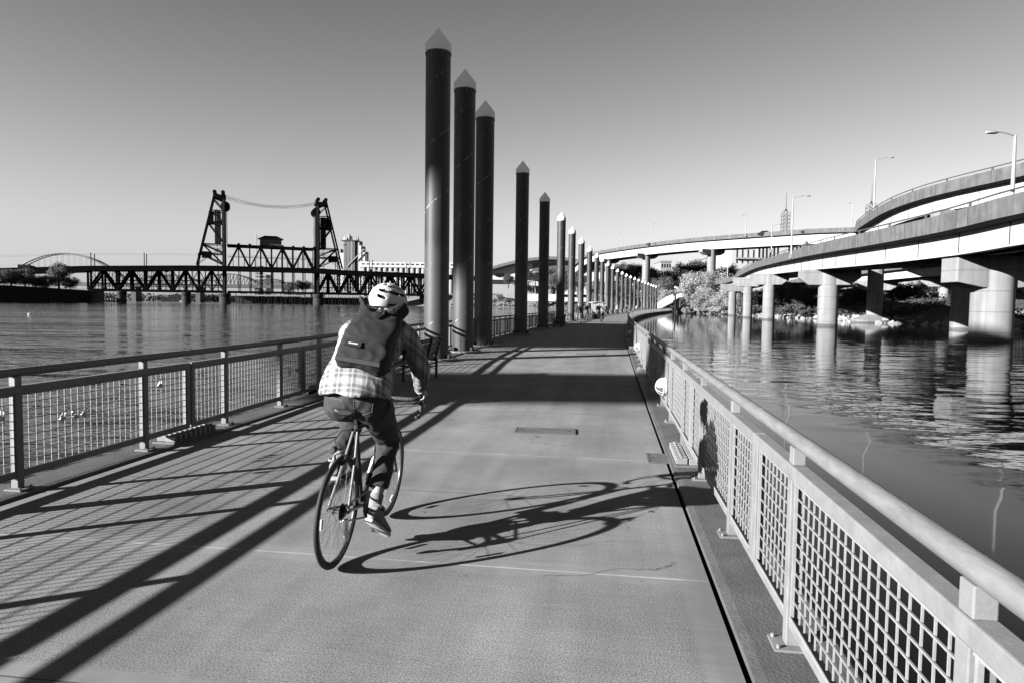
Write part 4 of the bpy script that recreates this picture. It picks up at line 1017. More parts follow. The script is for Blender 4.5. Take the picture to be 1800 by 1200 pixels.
# bus and lorry crossing the upper deck at the far left
def vehicle(nm, s, Ls, hgt, v, lb, cat):
    p = BO + bp_(s, 3, deckz(s) + .15); o = thing(nm, lb, cat, p, math.atan2(BD.y, BD.x), None)
    mt = M('lorry paint %.2f' % v, v, .5, .1, .5)
    MB().box(-Ls / 2, Ls / 2 - 2.3, -1.2, 1.2, .9, hgt).build('cargo_box', mt, o, bevel=.06)
    MB().prism([(Ls / 2 - 2.2, .7), (Ls / 2, .7), (Ls / 2, 1.7), (Ls / 2 - .4, hgt * .75), (Ls / 2 - 2.2, hgt * .8)], 2.3, Matrix.Translation((0, 1.15, 0)) @ Matrix.Rotation(R(90), 4, 'X')).build('cab', m_dkmetal, o)
    for x in (-Ls / 2 + 1.2, Ls / 2 - 1.2):
        for y in (-1.1, 1.1): MB().lathe([(.5, -.15), (.5, .15)], 14, Matrix.Translation((x, y, .5)) @ Matrix.Rotation(R(90), 4, 'X')).build('wheel', m_rubber, o)
vehicle('lorry', -132, 7.5, 5.0, .3, 'box lorry on the road deck at the far left, pale end catching the sun', 'lorry')
vehicle('bus', -113, 9, 2.8, .02, 'low dark vehicle on the road deck above the seawall trees', 'bus')

# ================================================================== WEST BANK: SEAWALL AND ITS TREES
t = thing('seawall', 'long black seawall along the left bank, topped by trees, ending at the bridge', 'wall', (0, 0, 0))
w0 = Vector((xat(160, 424), 424, 0)); w1 = Vector((xat(0, 384), 384, 0)); w2 = w1 + (w1 - w0).normalized() * 200; back = Vector((-.4, .9, 0)).normalized() * 60
q = MB()
for a, b, za, zb2 in ((w0, w1, 6.4, 8.6), (w1, w2, 8.6, 9.0)):
    q.add([a + Vector((0, 0, -3)), b + Vector((0, 0, -3)), b + Vector((0, 0, zb2)), a + Vector((0, 0, za)), a + back + Vector((0, 0, -3)), b + back + Vector((0, 0, -3)), b + back + Vector((0, 0, zb2 + .5)), a + back + Vector((0, 0, za + .5))],
          [(0, 1, 2, 3), (3, 2, 6, 7), (0, 3, 7, 4), (4, 7, 6, 5), (1, 5, 6, 2)])
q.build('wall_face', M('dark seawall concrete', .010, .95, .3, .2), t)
q = MB(); nrm = Vector((.2, -1, 0)).normalized() * .3
for k in range(14): 
    p = w0.lerp(w1, k / 14); q.bar(p + nrm * .5 + Vector((0, 0, -1)), p + nrm * .5 + Vector((0, 0, 6.3 + 2.1 * k / 14)), .5)
q.build('fender_post', M('dark seawall concrete', .010), t)
q = MB(); p = w0; q.bar(w0 + Vector((0, 0, 7.4)), w1 + Vector((0, 0, 9.6)), .1)
for k in range(40): p = w0.lerp(w1, k / 39); q.bar(p + Vector((0, 0, 6.4 + 2.2 * k / 39)), p + Vector((0, 0, 7.4 + 2.2 * k / 39)), .1)
q.build('railing', m_galv, t)
for px, b, tp, Y, kd, lb, hp_, sq in [(104, 513, 454, 415, 'mid', 'tallest tree on the seawall, standing against the sky', 11, (1, 1, 1)), (82, 516, 486, 411, 'mid', 'grey tree just left of the tallest seawall tree', 11, (1.4, 1.4, 1.25)), (124, 516, 489, 422, 'dark', 'dark tree right of the tallest seawall tree', 11.5, (1.3, 1.3, 1.25)),
        (45, 512, 483, 402, 'mid', 'low wide tree in the middle of the seawall park', 11, (1.9, 1.9, 1.6)), (20, 511, 484, 396, 'mid', 'low wide tree near the left picture edge on the seawall', 11, (1.9, 1.9, 1.6)), (0, 511, 486, 390, 'dark', 'dark low tree cut by the left picture edge on the seawall', 11.5, (1.9, 1.9, 1.5)), (64, 514, 489, 408, 'dark', 'dark low tree between the wide trees on the seawall', 11.5, (1.6, 1.6, 1.4))]:
    tree_px(kd, px, b, tp, Y, lb, hp_, grp='trees on the seawall', sq=sq)
# mooring dolphins and float at the seawall's end
t = thing('pile_dock', 'low dark dock with many thin piles at the end of the black seawall', 'dock', at(188, 531, 520))
q = MB().box(-14, 11, -2, 2, .1, 1.3)
q.build('float', m_dkmetal, t)
for k in range(11): MB().bar((-12 + k * 2.1, random.uniform(-2.6, -2.1), -3), (-12 + k * 2.1, -2.3, random.uniform(4, 7)), .45).build('pile', m_dkmetal, t)
# white ship
t = thing('ship', 'white ship moored beyond the bridge, seen low under the left truss span', 'ship', (xat(310, 900), 900, WATER))
q = MB(); hl = [(-21, 0), (-19, -4), (14, -4.5), (22, 0), (14, 4.5), (-19, 4)]
q.loft([[Vector((x * .95, y * .8, -1)) for x, y in hl], [Vector((x, y, 3.6 + (1.3 if x > 15 else 0))) for x, y in hl]]); q.build('hull', m_white, t)
MB().box(-17, 8, -3.2, 3.2, 3.6, 6.2).build('deckhouse', m_white, t); MB().box(-6, 5, -2.4, 2.4, 6.2, 8.6).build('bridge_house', m_white, t)
q = MB(); 
for k in range(10): q.box(-16 + k * 2.3, -15 + k * 2.3, -3.25, -3.2, 4.6, 5.5)
q.build('window', M('dark window', .012), t); MB().lathe([(1, 8.6), (.8, 11)], 12, Matrix.Translation((-9, 0, -2.4))).build('funnel', m_dkmetal, t)

# ================================================================== FAR BRIDGES AND SHORE
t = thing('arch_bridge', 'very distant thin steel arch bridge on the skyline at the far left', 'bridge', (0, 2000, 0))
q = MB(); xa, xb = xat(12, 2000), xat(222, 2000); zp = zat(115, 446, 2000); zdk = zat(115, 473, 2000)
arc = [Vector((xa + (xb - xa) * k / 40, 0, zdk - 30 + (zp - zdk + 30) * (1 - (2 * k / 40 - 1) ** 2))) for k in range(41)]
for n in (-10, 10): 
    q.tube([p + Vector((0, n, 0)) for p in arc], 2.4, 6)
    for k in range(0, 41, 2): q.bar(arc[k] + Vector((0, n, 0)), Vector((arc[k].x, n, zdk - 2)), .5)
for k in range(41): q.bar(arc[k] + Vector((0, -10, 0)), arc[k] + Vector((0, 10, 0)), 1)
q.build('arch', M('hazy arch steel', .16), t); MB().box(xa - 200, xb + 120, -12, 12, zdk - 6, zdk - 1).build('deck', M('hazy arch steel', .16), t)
t = thing('truss_bridge', 'distant arched truss bridge seen through the open lift span', 'bridge', (0, 880, 0))
q = MB(); x0, x1, x2 = xat(140, 880), xat(455, 880), xat(495, 880); zd = zat(300, 499, 880)
def arch_truss(q, xa, xb, zb, rise):
    P = [Vector((xa + (xb - xa) * k / 16, 0, zb + 3 + rise * (1 - (2 * k / 16 - 1) ** 2))) for k in range(17)]
    for k in range(17): q.bar(P[k] + Vector((0, -6, 0)), P[k] + Vector((0, 6, 0)), .5)
    for n in (-6, 6):
        o = Vector((0, n, 0))
        for k in range(16):
            q.bar(P[k] + o, P[k + 1] + o, 1.3); b0 = Vector((P[k].x, n, zb)); b1 = Vector((P[k + 1].x, n, zb)); q.bar(P[k + 1] + o, b1, .6); q.bar(P[k] + o, b1, .6) if k < 8 else q.bar(P[k + 1] + o, b0, .6)
for px0, px1, pz in ((352, 452, 482), (240, 352, 484), (455, 500, 491)):
    q = MB(); arch_truss(q, xat(px0, 880), xat(px1, 880), zd, max(3, zat((px0 + px1) / 2, pz, 880) - zd - 3)); q.build('truss', M('far bridge steel', .05), t)
MB().box(xat(60, 880), xat(560, 880), -9, 9, zd - 4.5, zd).build('deck', M('far bridge steel', .05), t)
for px in (240, 352, 455, 505): MB().box(xat(px, 880) - 3, xat(px, 880) + 3, -7, 7, -3, zd - 4.5).build('pier', M('far bridge steel', .05), t)
# timber wharf under the right half of the lift bridge
t = thing('timber_wharf', 'long dark timber wharf on closely set piles beneath the right side of the lift bridge', 'wharf', (0, 560, 0))
xl, xr = xat(406, 560), xat(740, 560); q = MB(); MB().box(xl, xr, 0, 8, 5.6, 6.6).build('deck', m_conc, t)
rnd = random.Random(3)
x = xl
while x < xr: q.bar((x, rnd.uniform(-.3, 1), -3), (x + rnd.uniform(-.4, .4), .3, 5.6 if rnd.random() < .6 else rnd.uniform(6.8, 8.3)), .55); x += rnd.uniform(.9, 2.6)
o = q.build('pile', m_dkmetal, t); o['kind'] = 'stuff'
MB().box(xl, xr, 8.2, 9, -2, 5).build('back_wall', M('dark abutment', .012), t)
# far trees along the opposite shore, one low mass
q = MB(); rnd = random.Random(9)
for i in range(16000):
    px = rnd.uniform(330, 900) if i % 3 else rnd.uniform(160, 560); Y = rnd.uniform(900, 980); x = xat(px, Y); hh = 6 + 9 * max(0, noise.noise(Vector((x * .03, 0, 1))) + .35)
    s = rnd.uniform(.8, 1.9); c = Vector((x, Y, WATER + rnd.random() ** .8 * hh)); n_ = Vector((rnd.gauss(0, 1), rnd.gauss(0, 1), rnd.gauss(0, 1))).normalized(); a = n_.orthogonal().normalized() * s; b_ = n_.cross(a) * .6
    k = len(q.v); q.v += [tuple(c - a), tuple(c + b_), tuple(c + a), tuple(c - b_)]; q.f.append((k, k + 1, k + 2, k + 3))
struct(q.build('far_woods', leaf_mat('far leaves', .13)), 'stuff')
terr = MB(); terr.add([(-3000, 985, -1), (400, 985, -1), (400, 1010, 6), (-3000, 1010, 6), (-3000, 4000, 30), (400, 4000, 30)], [(0, 1, 2, 3), (3, 2, 5, 4)]); struct(terr.build('far_shore', m_grass))
for px, pt_, pb, Y, kd, lb in [(524, 489, 517, 600, 'mid', 'grey tree seen between the thin hangers of the lift span'), (510, 492, 517, 610, 'mid', 'left companion of the grey tree behind the lift span hangers'), (537, 491, 517, 605, 'dark', 'dark tree right of the grey tree behind the lift span hangers')]:
    tree_px(kd, px, pb, pt_, Y, lb, 11, grp='trees on the far bank')
# tower crane far behind
t = thing('tower_crane', 'distant tower crane behind the lift span, its short jib pointing left', 'crane', (xat(451, 1300), 1300, 0))
z1 = zat(451, 414, 1300); MB().bar((0, 0, 0), (0, 0, z1), 2.2).build('mast', m_lampgrey, t); MB().bar((-14, 0, z1 - 2), (4, 0, z1 - 2), 1.6).bar((0, 0, z1), (0, 0, z1 + 2), 2).build('jib', m_lampgrey, t)
for px, pt_, w_, v in ((451, 466, 7, .4), (458, 486, 14, .22), (548, 498, 10, .35)):
    pass
def block(nm, lb, px0, px1, pyt, pyb, Y, dep, mat, cat, win=None, par=None):
    x0, x1 = xat(px0, Y), xat(px1, Y); z0, z1 = zat((px0 + px1) / 2, pyb, Y), zat((px0 + px1) / 2, pyt, Y)
    t = thing(nm, lb, cat, ((x0 + x1) / 2, Y, z0)); w_ = (x1 - x0) / 2; h = z1 - z0
    MB().box(-w_, w_, 0, dep, -4, h).build('wall', mat, t)
    MB().box(-w_ - .4, w_ + .4, -.4, dep + .4, h + .003, h + .8).build('roof', m_conc, t)
    if win:
        nx, nz, fw, fh = win
        for i in range(nx):
            q = MB()
            for j in range(nz):
                cx = -w_ + 2 * w_ * (i + .5) / nx; cz = h * (j + .5) / nz; a = w_ / nx * fw; b = h / nz / 2 * fh; q.box(cx - a, cx + a, -.12, .3, cz - b, cz + b)
            q.build('window_column', M('dark window', .012), t)
    return t, w_, h
m_bld = M('pale facade', .42, .8, .08, .1)
block('tower_block', 'slim distant apartment tower seen through the lift span', 449, 457, 468, 520, 1100, 15, M('grey facade', .25), 'building', (3, 10, .6, .5))
block('office_block', 'wide distant block low behind the open lift span', 451, 468, 484, 520, 1050, 20, M('grey facade', .25), 'building', (5, 6, .6, .5))
# grain elevator with silos
t = thing('grain_elevator', 'grain elevator right of the lift bridge, cluttered dark tower and long row of pale silos', 'grain elevator', (0, 640, 0)); Y = 640
def zx(px, py): return xat(px, Y), zat(px, py, Y)
m_silo = M('silo concrete', .34, .9, .12, .2, streak=.35)
xs, zs = zx(634, 466); xe, ze = zx(800, 461); rad = 2.55; n = int((xe - xs) / (2 * rad))
for i in range(n): 
    MB().lathe([(rad, 0), (rad, zs - 2)], 20, Matrix.Translation((xs + rad + i * 2 * rad, rad, 0))).build('silo', m_silo, t, smooth=True)
MB().box(xs - 1, xe, -.4, 6, zs - 1.999, zs + 3.2).build('gallery', M('gallery wall', .5, .8, .08, .2), t)
q = MB()
for i in range(19): q.box(xs + 1 + i * 4.6, xs + 3.8 + i * 4.6, -.45, 0, zs + .3, zs + 1.5)
q.build('window', M('dark window', .012), t)
def ebox(px0, px1, pyt, pyb, d0, d1, mat, nm): 
    x0, z1 = zx(px0, pyt); x1, z0 = zx(px1, pyb); return MB().box(x0, x1, d0, d1, z0, z1).build(nm, mat, t)
m_el = M('grimy elevator wall', .09, .9, .35, .25, streak=.4)
hd_ = ebox(604, 624, 424, 512, 0, 12, m_el, 'head_house'); ebox(597, 604, 445, 512, -.5, 6, m_white, 'stair_tower'); ebox(587, 597, 437, 512, 4, 14, M('grey facade', .25), 'annex')
ebox(630, 634, 432, 512, 1, 8, m_white, 'leg_tower'); ebox(637, 641, 445, 462, 1, 7, m_white, 'leg_tower'); ebox(642, 645, 443, 470, 1, 7, m_el, 'leg_tower'); ebox(600, 629, 422.5, 424, -1.5, 13, m_el, 'platform')
rnd = random.Random(4); q = MB()
for i in range(26):
    px = rnd.uniform(603, 630); x, z = zx(px, rnd.uniform(412, 423)); x2, z2 = zx(px, 424); q.bar((x, rnd.uniform(0, 8), z2), (x, 4, z), rnd.uniform(.4, 1.6))
for i in range(8):
    a = 424 + i * 8; x0, z0 = zx(624, a); x1, z1 = zx(645, a + rnd.uniform(-1, 6)); q.bar((x0, 1, z0), (x1, 1, z1), .35)
for i in range(9): x, z1 = zx(604.5 + i * 2.3, 425); q.bar((x, -.3, 0), (x, -.3, z1), rnd.uniform(.3, .8))
for a, b in (((610, 470), (640, 438)), ((620, 480), (700, 478)), ((645, 470), (690, 486)), ((595, 432), (606, 430))):
    x0, z0 = zx(*a); x1, z1 = zx(*b); q.bar((x0, -1, z0), (x1, -1, z1), .7)
q.build('pipework', M('pale pipework', .3), t)['kind'] = 'stuff'
q = MB()
for px, py in ((612, 414), (611, 417), (605, 417), (633, 426), (638, 435)):
    x, z = zx(px, py); q.lathe([(1.6, z - 4), (1.6, z), (.3, z + 1.6)], 12, Matrix.Translation((x, 4, 0)))
q.build('cyclone', m_lampgrey, t)
# arena with arched roof
t = thing('arena', 'white arena with wide low arched roof and pale glass front behind the black piles', 'arena', (0, 520, 0)); Y = 520
x0, x1 = xat(852, Y), xat(1082, Y); za, zm = zat(862, 474, Y), zat(965, 452, Y); N_ = 24; q = MB()
top = [(x0 + (x1 - x0) * k / N_, za + (zm - za) * (1 - abs(2 * k / N_ - 1) ** 1.8)) for k in range(N_ + 1)]
for k in range(N_):
    (xa, z_a), (xb, z_b) = top[k], top[k + 1]
    q.add([(xa, -6, z_a), (xb, -6, z_b), (xb, 70, z_b + 3), (xa, 70, z_a + 3), (xa, -6, z_a - 2.2), (xb, -6, z_b - 2.2), (xb, 70, z_b - 2.2), (xa, 70, z_a - 2.2)], [(0, 1, 2, 3), (4, 7, 6, 5), (0, 4, 5, 1)])
q.build('roof', M('arena roof edge', .13, .7, .1, .2), t)
q = MB(); zb3 = zat(900, 497, Y)
for k in range(1, N_ - 1):
    (xa, z_a), (xb, z_b) = top[k], top[k + 1]; q.add([(xa, 0, zb3), (xb, 0, zb3), (xb, 0, z_b - 2.25), (xa, 0, z_a - 2.25)], [(0, 1, 2, 3)])
q.build('front_wall', M('arena white wall', .6, .7, .05, .1), t)
q = MB().box(xat(871, Y), xat(887, Y), -.3, 0, zat(880, 487, Y), zat(880, 481, Y)); q.box(xat(935, Y), xat(1060, Y), -.3, 0, zat(1000, 478, Y), zat(1000, 463, Y)); q.build('window', M('dull glass', .10, .3, .1), t)
MB().box(xat(860, 515), xat(925, 515), -4, -.5, zat(890, 500, 515), zat(890, 492, 515)).build('plinth', M('dark abutment', .012), t)
# footbridge truss and terrace walls under the arena
t = thing('truss_footbridge', 'long white zigzag truss footbridge on the bank below the arena', 'footbridge', (0, 435, 0)); Y = 435
q = MB(); xa, xb = xat(897, Y), xat(1100, Y); z0, z1 = zat(950, 501.5, Y), zat(950, 494, Y); n = 44
for k in range(n):
    a = xa + (xb - xa) * k / n; b = xa + (xb - xa) * (k + 1) / n; m_ = (a + b) / 2
    q.bar((a, 0, z0), (b, 0, z0), .35); q.bar((a, 0, z1), (b, 0, z1), .3) if k else None; q.bar((a, 0, z0), (m_, 0, z1), .22); q.bar((m_, 0, z1), (b, 0, z0), .22)
q.build('truss', m_white, t); 
for k in range(8): MB().bar((xa + (xb - xa) * (k + .5) / 8, .5, z0 - 7), (xa + (xb - xa) * (k + .5) / 8, .5, z0 - .2), .7).build('support', m_conc, t)
t = thing('terrace_wall', 'pale panelled terrace wall on the grass bank under the zigzag footbridge', 'wall', (0, 438, 0)); Y = 438
for k, (a, b) in enumerate(((884, 892), (893, 907), (908, 940), (941, 1010))): MB().box(xat(a, Y), xat(b, Y) - .15, 0, 1, zat(920, 514, Y) - 4, zat(920, 502.5, Y)).build('wall_panel', M('terrace wall', .3, .8, .15, .2), t)
t = thing('shore_path_wall', 'low white retaining wall above the far waterline between the black piles', 'wall', (0, 410, 0)); Y = 410
MB().box(xat(925, Y), xat(1080, Y), 0, .6, zat(960, 521, Y) - 3, zat(960, 517.5, Y)).build('wall', m_white, t)
MB().box(xat(990, Y), xat(1090, Y), 0, .6, zat(990, 514, Y) - 3, zat(990, 508, Y)).build('upper_wall', m_white, t)
t = thing('terrace_fence', 'dark railing fence on the terrace left of the tall overpass column', 'fence', (0, 330, 0)); Y = 330
q = MB(); zt_ = zat(1100, 466, Y); zb4 = zat(1100, 474, Y); xa, xb = xat(1080, Y), xat(1120, Y); q.bar((xa, 0, zt_), (xb, 0, zt_), .15)
for k in range(30): x = xa + (xb - xa) * k / 29; q.bar((x, 0, zb4), (x, 0, zt_), .12)
q.build('railing', m_lampgrey, t); MB().box(xa, xb, 0, 2, zb4 - 3.2, zb4).build('base_wall', M('dark abutment', .012), t)
# hillside mass behind the right bank
q = MB(); rnd = random.Random(12)
for i in range(9000):
    px = rnd.uniform(1040, 1300); Y = rnd.uniform(305, 400); x = xat(px, Y); hgt = zat(px, 497 - 8 * noise.noise(Vector((px * .04, 0, 2))), Y); s = rnd.uniform(.4, 1.1)
    c = Vector((x, Y, 2 + (hgt - 2) * rnd.random())); n_ = Vector((rnd.gauss(0, 1), rnd.gauss(0, 1), rnd.gauss(0, 1))).normalized(); a = n_.orthogonal().normalized() * s; b_ = n_.cross(a) * .6
    k = len(q.v); q.v += [tuple(c - a), tuple(c + b_), tuple(c + a), tuple(c - b_)]; q.f.append((k, k + 1, k + 2, k + 3))
struct(q.build('hillside_woods', leaf_mat('hillside leaves', .12)), 'stuff')
# buildings right of the big trees
t, w_, h = block('striped_building', 'white building with tall narrow window stripes under the far overpass', 1328, 1432, 428, 470, 330, 30, m_bld, 'building', None)
q = MB()
n = 16
for i in range(n): 
    if i in (6, 7): continue
    x = -w_ + 2 * w_ * (i + .5) / n; q = MB().box(x - w_ / n * .38, x + w_ / n * .38, -.15, .2, h * .32, h * .9); q.build('window_stripe', M('dark window', .012), t)
t, w_, h = block('slit_building', 'white building with few slit windows behind the ramp end', 1284, 1327, 432, 480, 300, 25, m_bld, 'building', None)
for i in range(4):
    x = -w_ * .6 + i * w_ * .45; MB().box(x - .25, x + .25, -.12, .2, h * .35, h * .85).build('window_slit', M('dark window', .012), t)
MB().box(-w_ * .75, w_ * 1.5, -1.2, 0, h * .5, h * .56).build('canopy', M('grey facade', .25), t)
block('far_flats', 'pale flats peeping over the trees between two overpass columns', 1160, 1178, 461, 500, 420, 20, M('grey facade', .25), 'building', (4, 3, .5, .5))
block('flat_roof_house', 'dark flat roofed building behind the tree right of the far pier', 1240, 1286, 455, 490, 340, 15, M('grey facade', .25), 'building', (8, 2, .5, .5))
# twin lattice spires
def spire(px, pyt, pym, pyb, w_px, Y, lb):
    t = thing('glass_spire', lb, 'tower', at(px, pyb, Y), 0, 'glass lattice spires'); s = Y / F; zb_ = at(px, pyb, Y).z; h = zat(px, pym, Y) - zb_; H = zat(px, pyt, Y) - zb_; w_ = w_px * s / 2
    q = MB()
    for a in (-1, 1):
        for b in (-1, 1): q.bar((a * w_, b * w_, -14), (a * w_, b * w_, h - w_ * .6), .35); q.bar((a * w_, b * w_, h - w_ * .6), (0, 0, h + w_ * .8), .4)
    k = 0; z = -14
    while z < h - w_:
        for a in (-1, 1):
            q.bar((-w_, a * w_, z), (w_, a * w_, z), .2); q.bar((a * w_, -w_, z), (a * w_, w_, z), .2); q.bar((-w_, a * w_, z), (w_, a * w_, z + 2.2), .18); q.bar((w_, a * w_, z), (-w_, a * w_, z + 2.2), .18)
        q.bar((0, -w_, z), (0, -w_, z + 2.2), .35); z += 2.2
    q.build('lattice', M('spire steel', .15), t); MB().tube([(0, 0, h), (0, 0, H)], [.5, .15], 8).build('mast', M('spire steel', .15), t)
spire(1380, 338, 371, 410, 11, 420, 'glass lattice spire with tall mast, left one of two, clear of the ramps'); spire(1531, 322, 358, 376, 13, 415, 'glass lattice spire mostly hidden behind the upper ramp and its lamp')
# gangway up to the bank
a = at(1160, 536, 252); b = at(1187, 517, 248)
t = thing('gangway', 'white sloping gangway at the far end of the walkway, climbing to the right', 'gangway', (a.x, a.y, 0))
d = Vector((b.x - a.x, b.y - a.y, 0)); Lg = d.length; rz = math.atan2(d.y, d.x); t.rotation_euler = (0, 0, rz)
q = MB()
for y in (-1.6, 1.6):
    q.add([(0, y, .3), (Lg, y, 3.2), (Lg, y, 6.0), (Lg * .55, y, 4.9), (0, y, 2.8)], [(0, 1, 2, 3, 4)])
g1 = q.build('side_panel', M('gangway panel', .5), t); md = g1.modifiers.new('thick', 'SOLIDIFY'); md.thickness = .12
q = MB(); q.bar((0, 0, .2), (Lg, 0, 3.1), 3.0, .25); q.build('floor', m_conc, t)
q = MB()
for k in range(9): x = Lg * k / 8; q.bar((x, -1.72, .3 + 2.9 * k / 8), (x, -1.72, 2.9 + 3.1 * k / 8), .15)
for k in range(8): q.bar((Lg * k / 8, -1.72, 2.9 + 3.1 * k / 8), (Lg * (k + 1) / 8, -1.72, .3 + 2.9 * (k + 1) / 8), .12)
q.build('truss_frame', m_lampgrey, t)
# gull on the water
t = thing('gull', 'small white gull floating on the open river at the far left', 'bird', at(51, 559.5, 92)); t.location.z = WATER - .04
MB().ball((0, 0, .1), .2, .1, .1, 10).ball((.17, 0, .24), .065, n=8).build('body', m_white, t, smooth=True); MB().ball((-.06, 0, .16), .2, .105, .06, 8).build('wing', m_lampgrey, t, smooth=True)
# ================================================================== CYCLIST AND BICYCLE
def organic(mb, voxel, smooth=4, wr=0.0, wscale=8.0, seed=0, wst=(1, 1, 1)):
    me = mb.mesh('tmp', None); o = bpy.data.objects.new('tmp', me); COL.objects.link(o)
    r = o.modifiers.new('r', 'REMESH'); r.mode = 'VOXEL'; r.voxel_size = voxel; r.use_smooth_shade = True
    if smooth:
        s = o.modifiers.new('s', 'SMOOTH'); s.iterations = smooth; s.factor = .5
    dg = bpy.context.evaluated_depsgraph_get(); ev = o.evaluated_get(dg); m2 = bpy.data.meshes.new_from_object(ev)
    bpy.data.objects.remove(o); bpy.data.meshes.remove(me)
    if wr:
        nn = [v.normal.copy() for v in m2.vertices]
        for v, n in zip(m2.vertices, nn):
            p = Vector((v.co.x * wst[0], v.co.y * wst[1], v.co.z * wst[2])) * wscale + Vector((seed, seed, 0))
            f = noise.noise(p) * .6 + (.5 - abs(noise.noise(p * 1.9 + Vector((3, 1, 0))))) * .6
            v.co += n * (f * wr)
    m2.polygons.foreach_set('use_smooth', [True] * len(m2.polygons)); return m2
def put(me, name, mat, parent=None, mw=None, label=None):
    me.name = name; me.materials.clear(); me.materials.append(mat); o = bpy.data.objects.new(name, me); COL.objects.link(o)
    if parent: o.parent = parent
    if mw is not None: o.matrix_world = mw
    if label: o['label'] = label
    return o
MW = Matrix.Translation((-1.05, 4.04, .008)) @ Matrix.Rotation(-math.atan2(.124, .992), 4, 'Z') @ Matrix.Rotation(R(3), 4, 'Y')
# ---- bicycle (local: x right, y forward, origin under the rear axle)
bk = thing('bicycle', 'dark drop-bar bicycle ridden along the walkway, leaning slightly right', 'bicycle'); bk.matrix_world = MW
m_frame = M('bicycle paint', .03, .3, .1, 20); m_pframe = M('pale bicycle paint', .22, .3, .08, 20)
BB = Vector((0, .42, .27)); SC_ = Vector((0, .245, .80)); HT = Vector((0, .845, .82)); HB = Vector((0, .885, .665)); RA = Vector((0, 0, .34)); FA = Vector((0, 1.03, .34))
q = MB().tube([BB, SC_], .0165, 10).tube([SC_, HT + Vector((0, .004, -.03))], .015, 10).tube([BB, HB + Vector((0, -.005, .02))], .018, 10).tube([HB, HT], .02, 10)
for s in (-1, 1): q.tube([BB + Vector((s * .03, -.03, 0)), RA + Vector((s * .062, .04, 0)), RA + Vector((s * .064, 0, 0))], .0095, 8)
q.tube([BB - Vector((.045, 0, 0)), BB + Vector((.045, 0, 0))], .024, 12)
q.build('frame', m_frame, bk, smooth=True)
q = MB()
for s in (-1, 1): q.tube([SC_ + Vector((s * .014, -.01, -.02)), SC_ + Vector((s * .035, -.09, -.19)), RA + Vector((s * .062, .01, .02))], .0085, 8)
q.build('seat_stay', m_pframe, bk, smooth=True)
q = MB().tube([HB, HB + Vector((0, .012, -.035))], .022, 10)
for s in (-1, 1): q.tube([HB + Vector((s * .03, .012, -.035)), HB + Vector((s * .05, .07, -.2)), FA + Vector((s * .052, 0, 0))], [.014, .012, .009], 8)
q.build('fork', m_frame, bk, smooth=True)
def wheel(c, dish, nm):
    w_ = MB(); X = Matrix.Rotation(R(90), 4, 'Y'); n = 64
    t_ = MB().tube([(0, .3215 * cos(2 * pi * k / n), .3215 * sin(2 * pi * k / n)) for k in range(n)], .0145, 10, closed=True).build(nm, m_rubber, bk, smooth=True, loc=c)
    rings = []
    for k in range(n): 
        a = 2 * pi * k / n; rings.append([Vector((x, r * cos(a), r * sin(a))) for x, r in ((-.0095, .309), (-.009, .293), (0, .289), (.009, .293), (.0095, .309))])
    q = MB(); b = 0
    for r in rings: q.v += [tuple(v) for v in r]
    for k in range(n):
        for j in range(5): q.f.append((k * 5 + j, k * 5 + (j + 1) % 5, ((k + 1) % n) * 5 + (j + 1) % 5, ((k + 1) % n) * 5 + j))
    q.build('rim', M('worn black rim', .05, .3, .1, 20), t_, smooth=True)
    q = MB()
    for k in range(28):
        a = 2 * pi * k / 28; s = 1 if k % 2 else -1; a2 = a + (.9 if (k // 2) % 2 else -.9)
        q.tube([(s * .028, .02 * cos(a2), .02 * sin(a2)), (0, .292 * cos(a), .292 * sin(a))], .0011, 4)
    q.build('spokes', m_chrome, t_)['kind'] = 'stuff'
    MB().lathe([(.008, -.058), (.008, -.034), (.024, -.03), (.024, -.026), (.013, -.02), (.013, .02), (.024, .026), (.024, .03), (.008, .034), (.008, .058)], 14, X).build('hub', m_chrome, t_, smooth=True)
    MB().box(-.004, .004, .285, .29, -.012, .012, Matrix.Rotation(R(dish), 4, 'X')).build('valve', m_chrome, t_)
    for a in (70, 200): MB().box(-.006, .006, -.03, .03, .24, .262, Matrix.Rotation(R(a + dish), 4, 'X')).build('reflector', m_white, t_)
    return t_
rw = wheel(RA, 20, 'rear_wheel'); fw = wheel(FA, 130, 'front_wheel')
X = Matrix.Rotation(R(90), 4, 'Y')
q = MB()
for k in range(7): r_ = .024 + .0045 * k; q.lathe([(r_, 0), (r_, .0022)], 24, Matrix.Translation((.047 - .004 * k, 0, .34)) @ X)
q.build('cassette', M('dark sprocket', .02, .4, .2, 20), bk)
ca = math.atan2(.02, -.168)     # right crank nearly straight down
PR = Vector((.095, .435, .103)); PL = Vector((-.095, .405, .437))
q = MB().lathe([(.088, 0), (.088, .003)], 36, Matrix.Translation((.043, .42, .27)) @ X).lathe([(.065, .006), (.065, .009)], 30, Matrix.Translation((.04, .42, .27)) @ X)
q.build('chainring', M('dark sprocket', .02), bk)
for p, s in ((PR, 1), (PL, -1)):
    MB().bar(BB + Vector((s * .055, 0, 0)), Vector((s * .075, p.y, p.z)), .014, .026).build('crank', m_chrome, bk, bevel=.003)
    MB().box(p.x - .01 if s > 0 else p.x - .075, p.x + .075 if s > 0 else p.x + .01, p.y - .04, p.y + .04, p.z - .011, p.z + .011).build('pedal', m_black, bk, bevel=.003)
q = MB()
for z0, z1 in ((.34 + .035, .27 + .088), (.34 - .055, .27 - .088)): q.bar((.045, 0, z0), (.0445, .42, z1), .006, .01)
q.build('chain', M('dark sprocket', .02), bk)
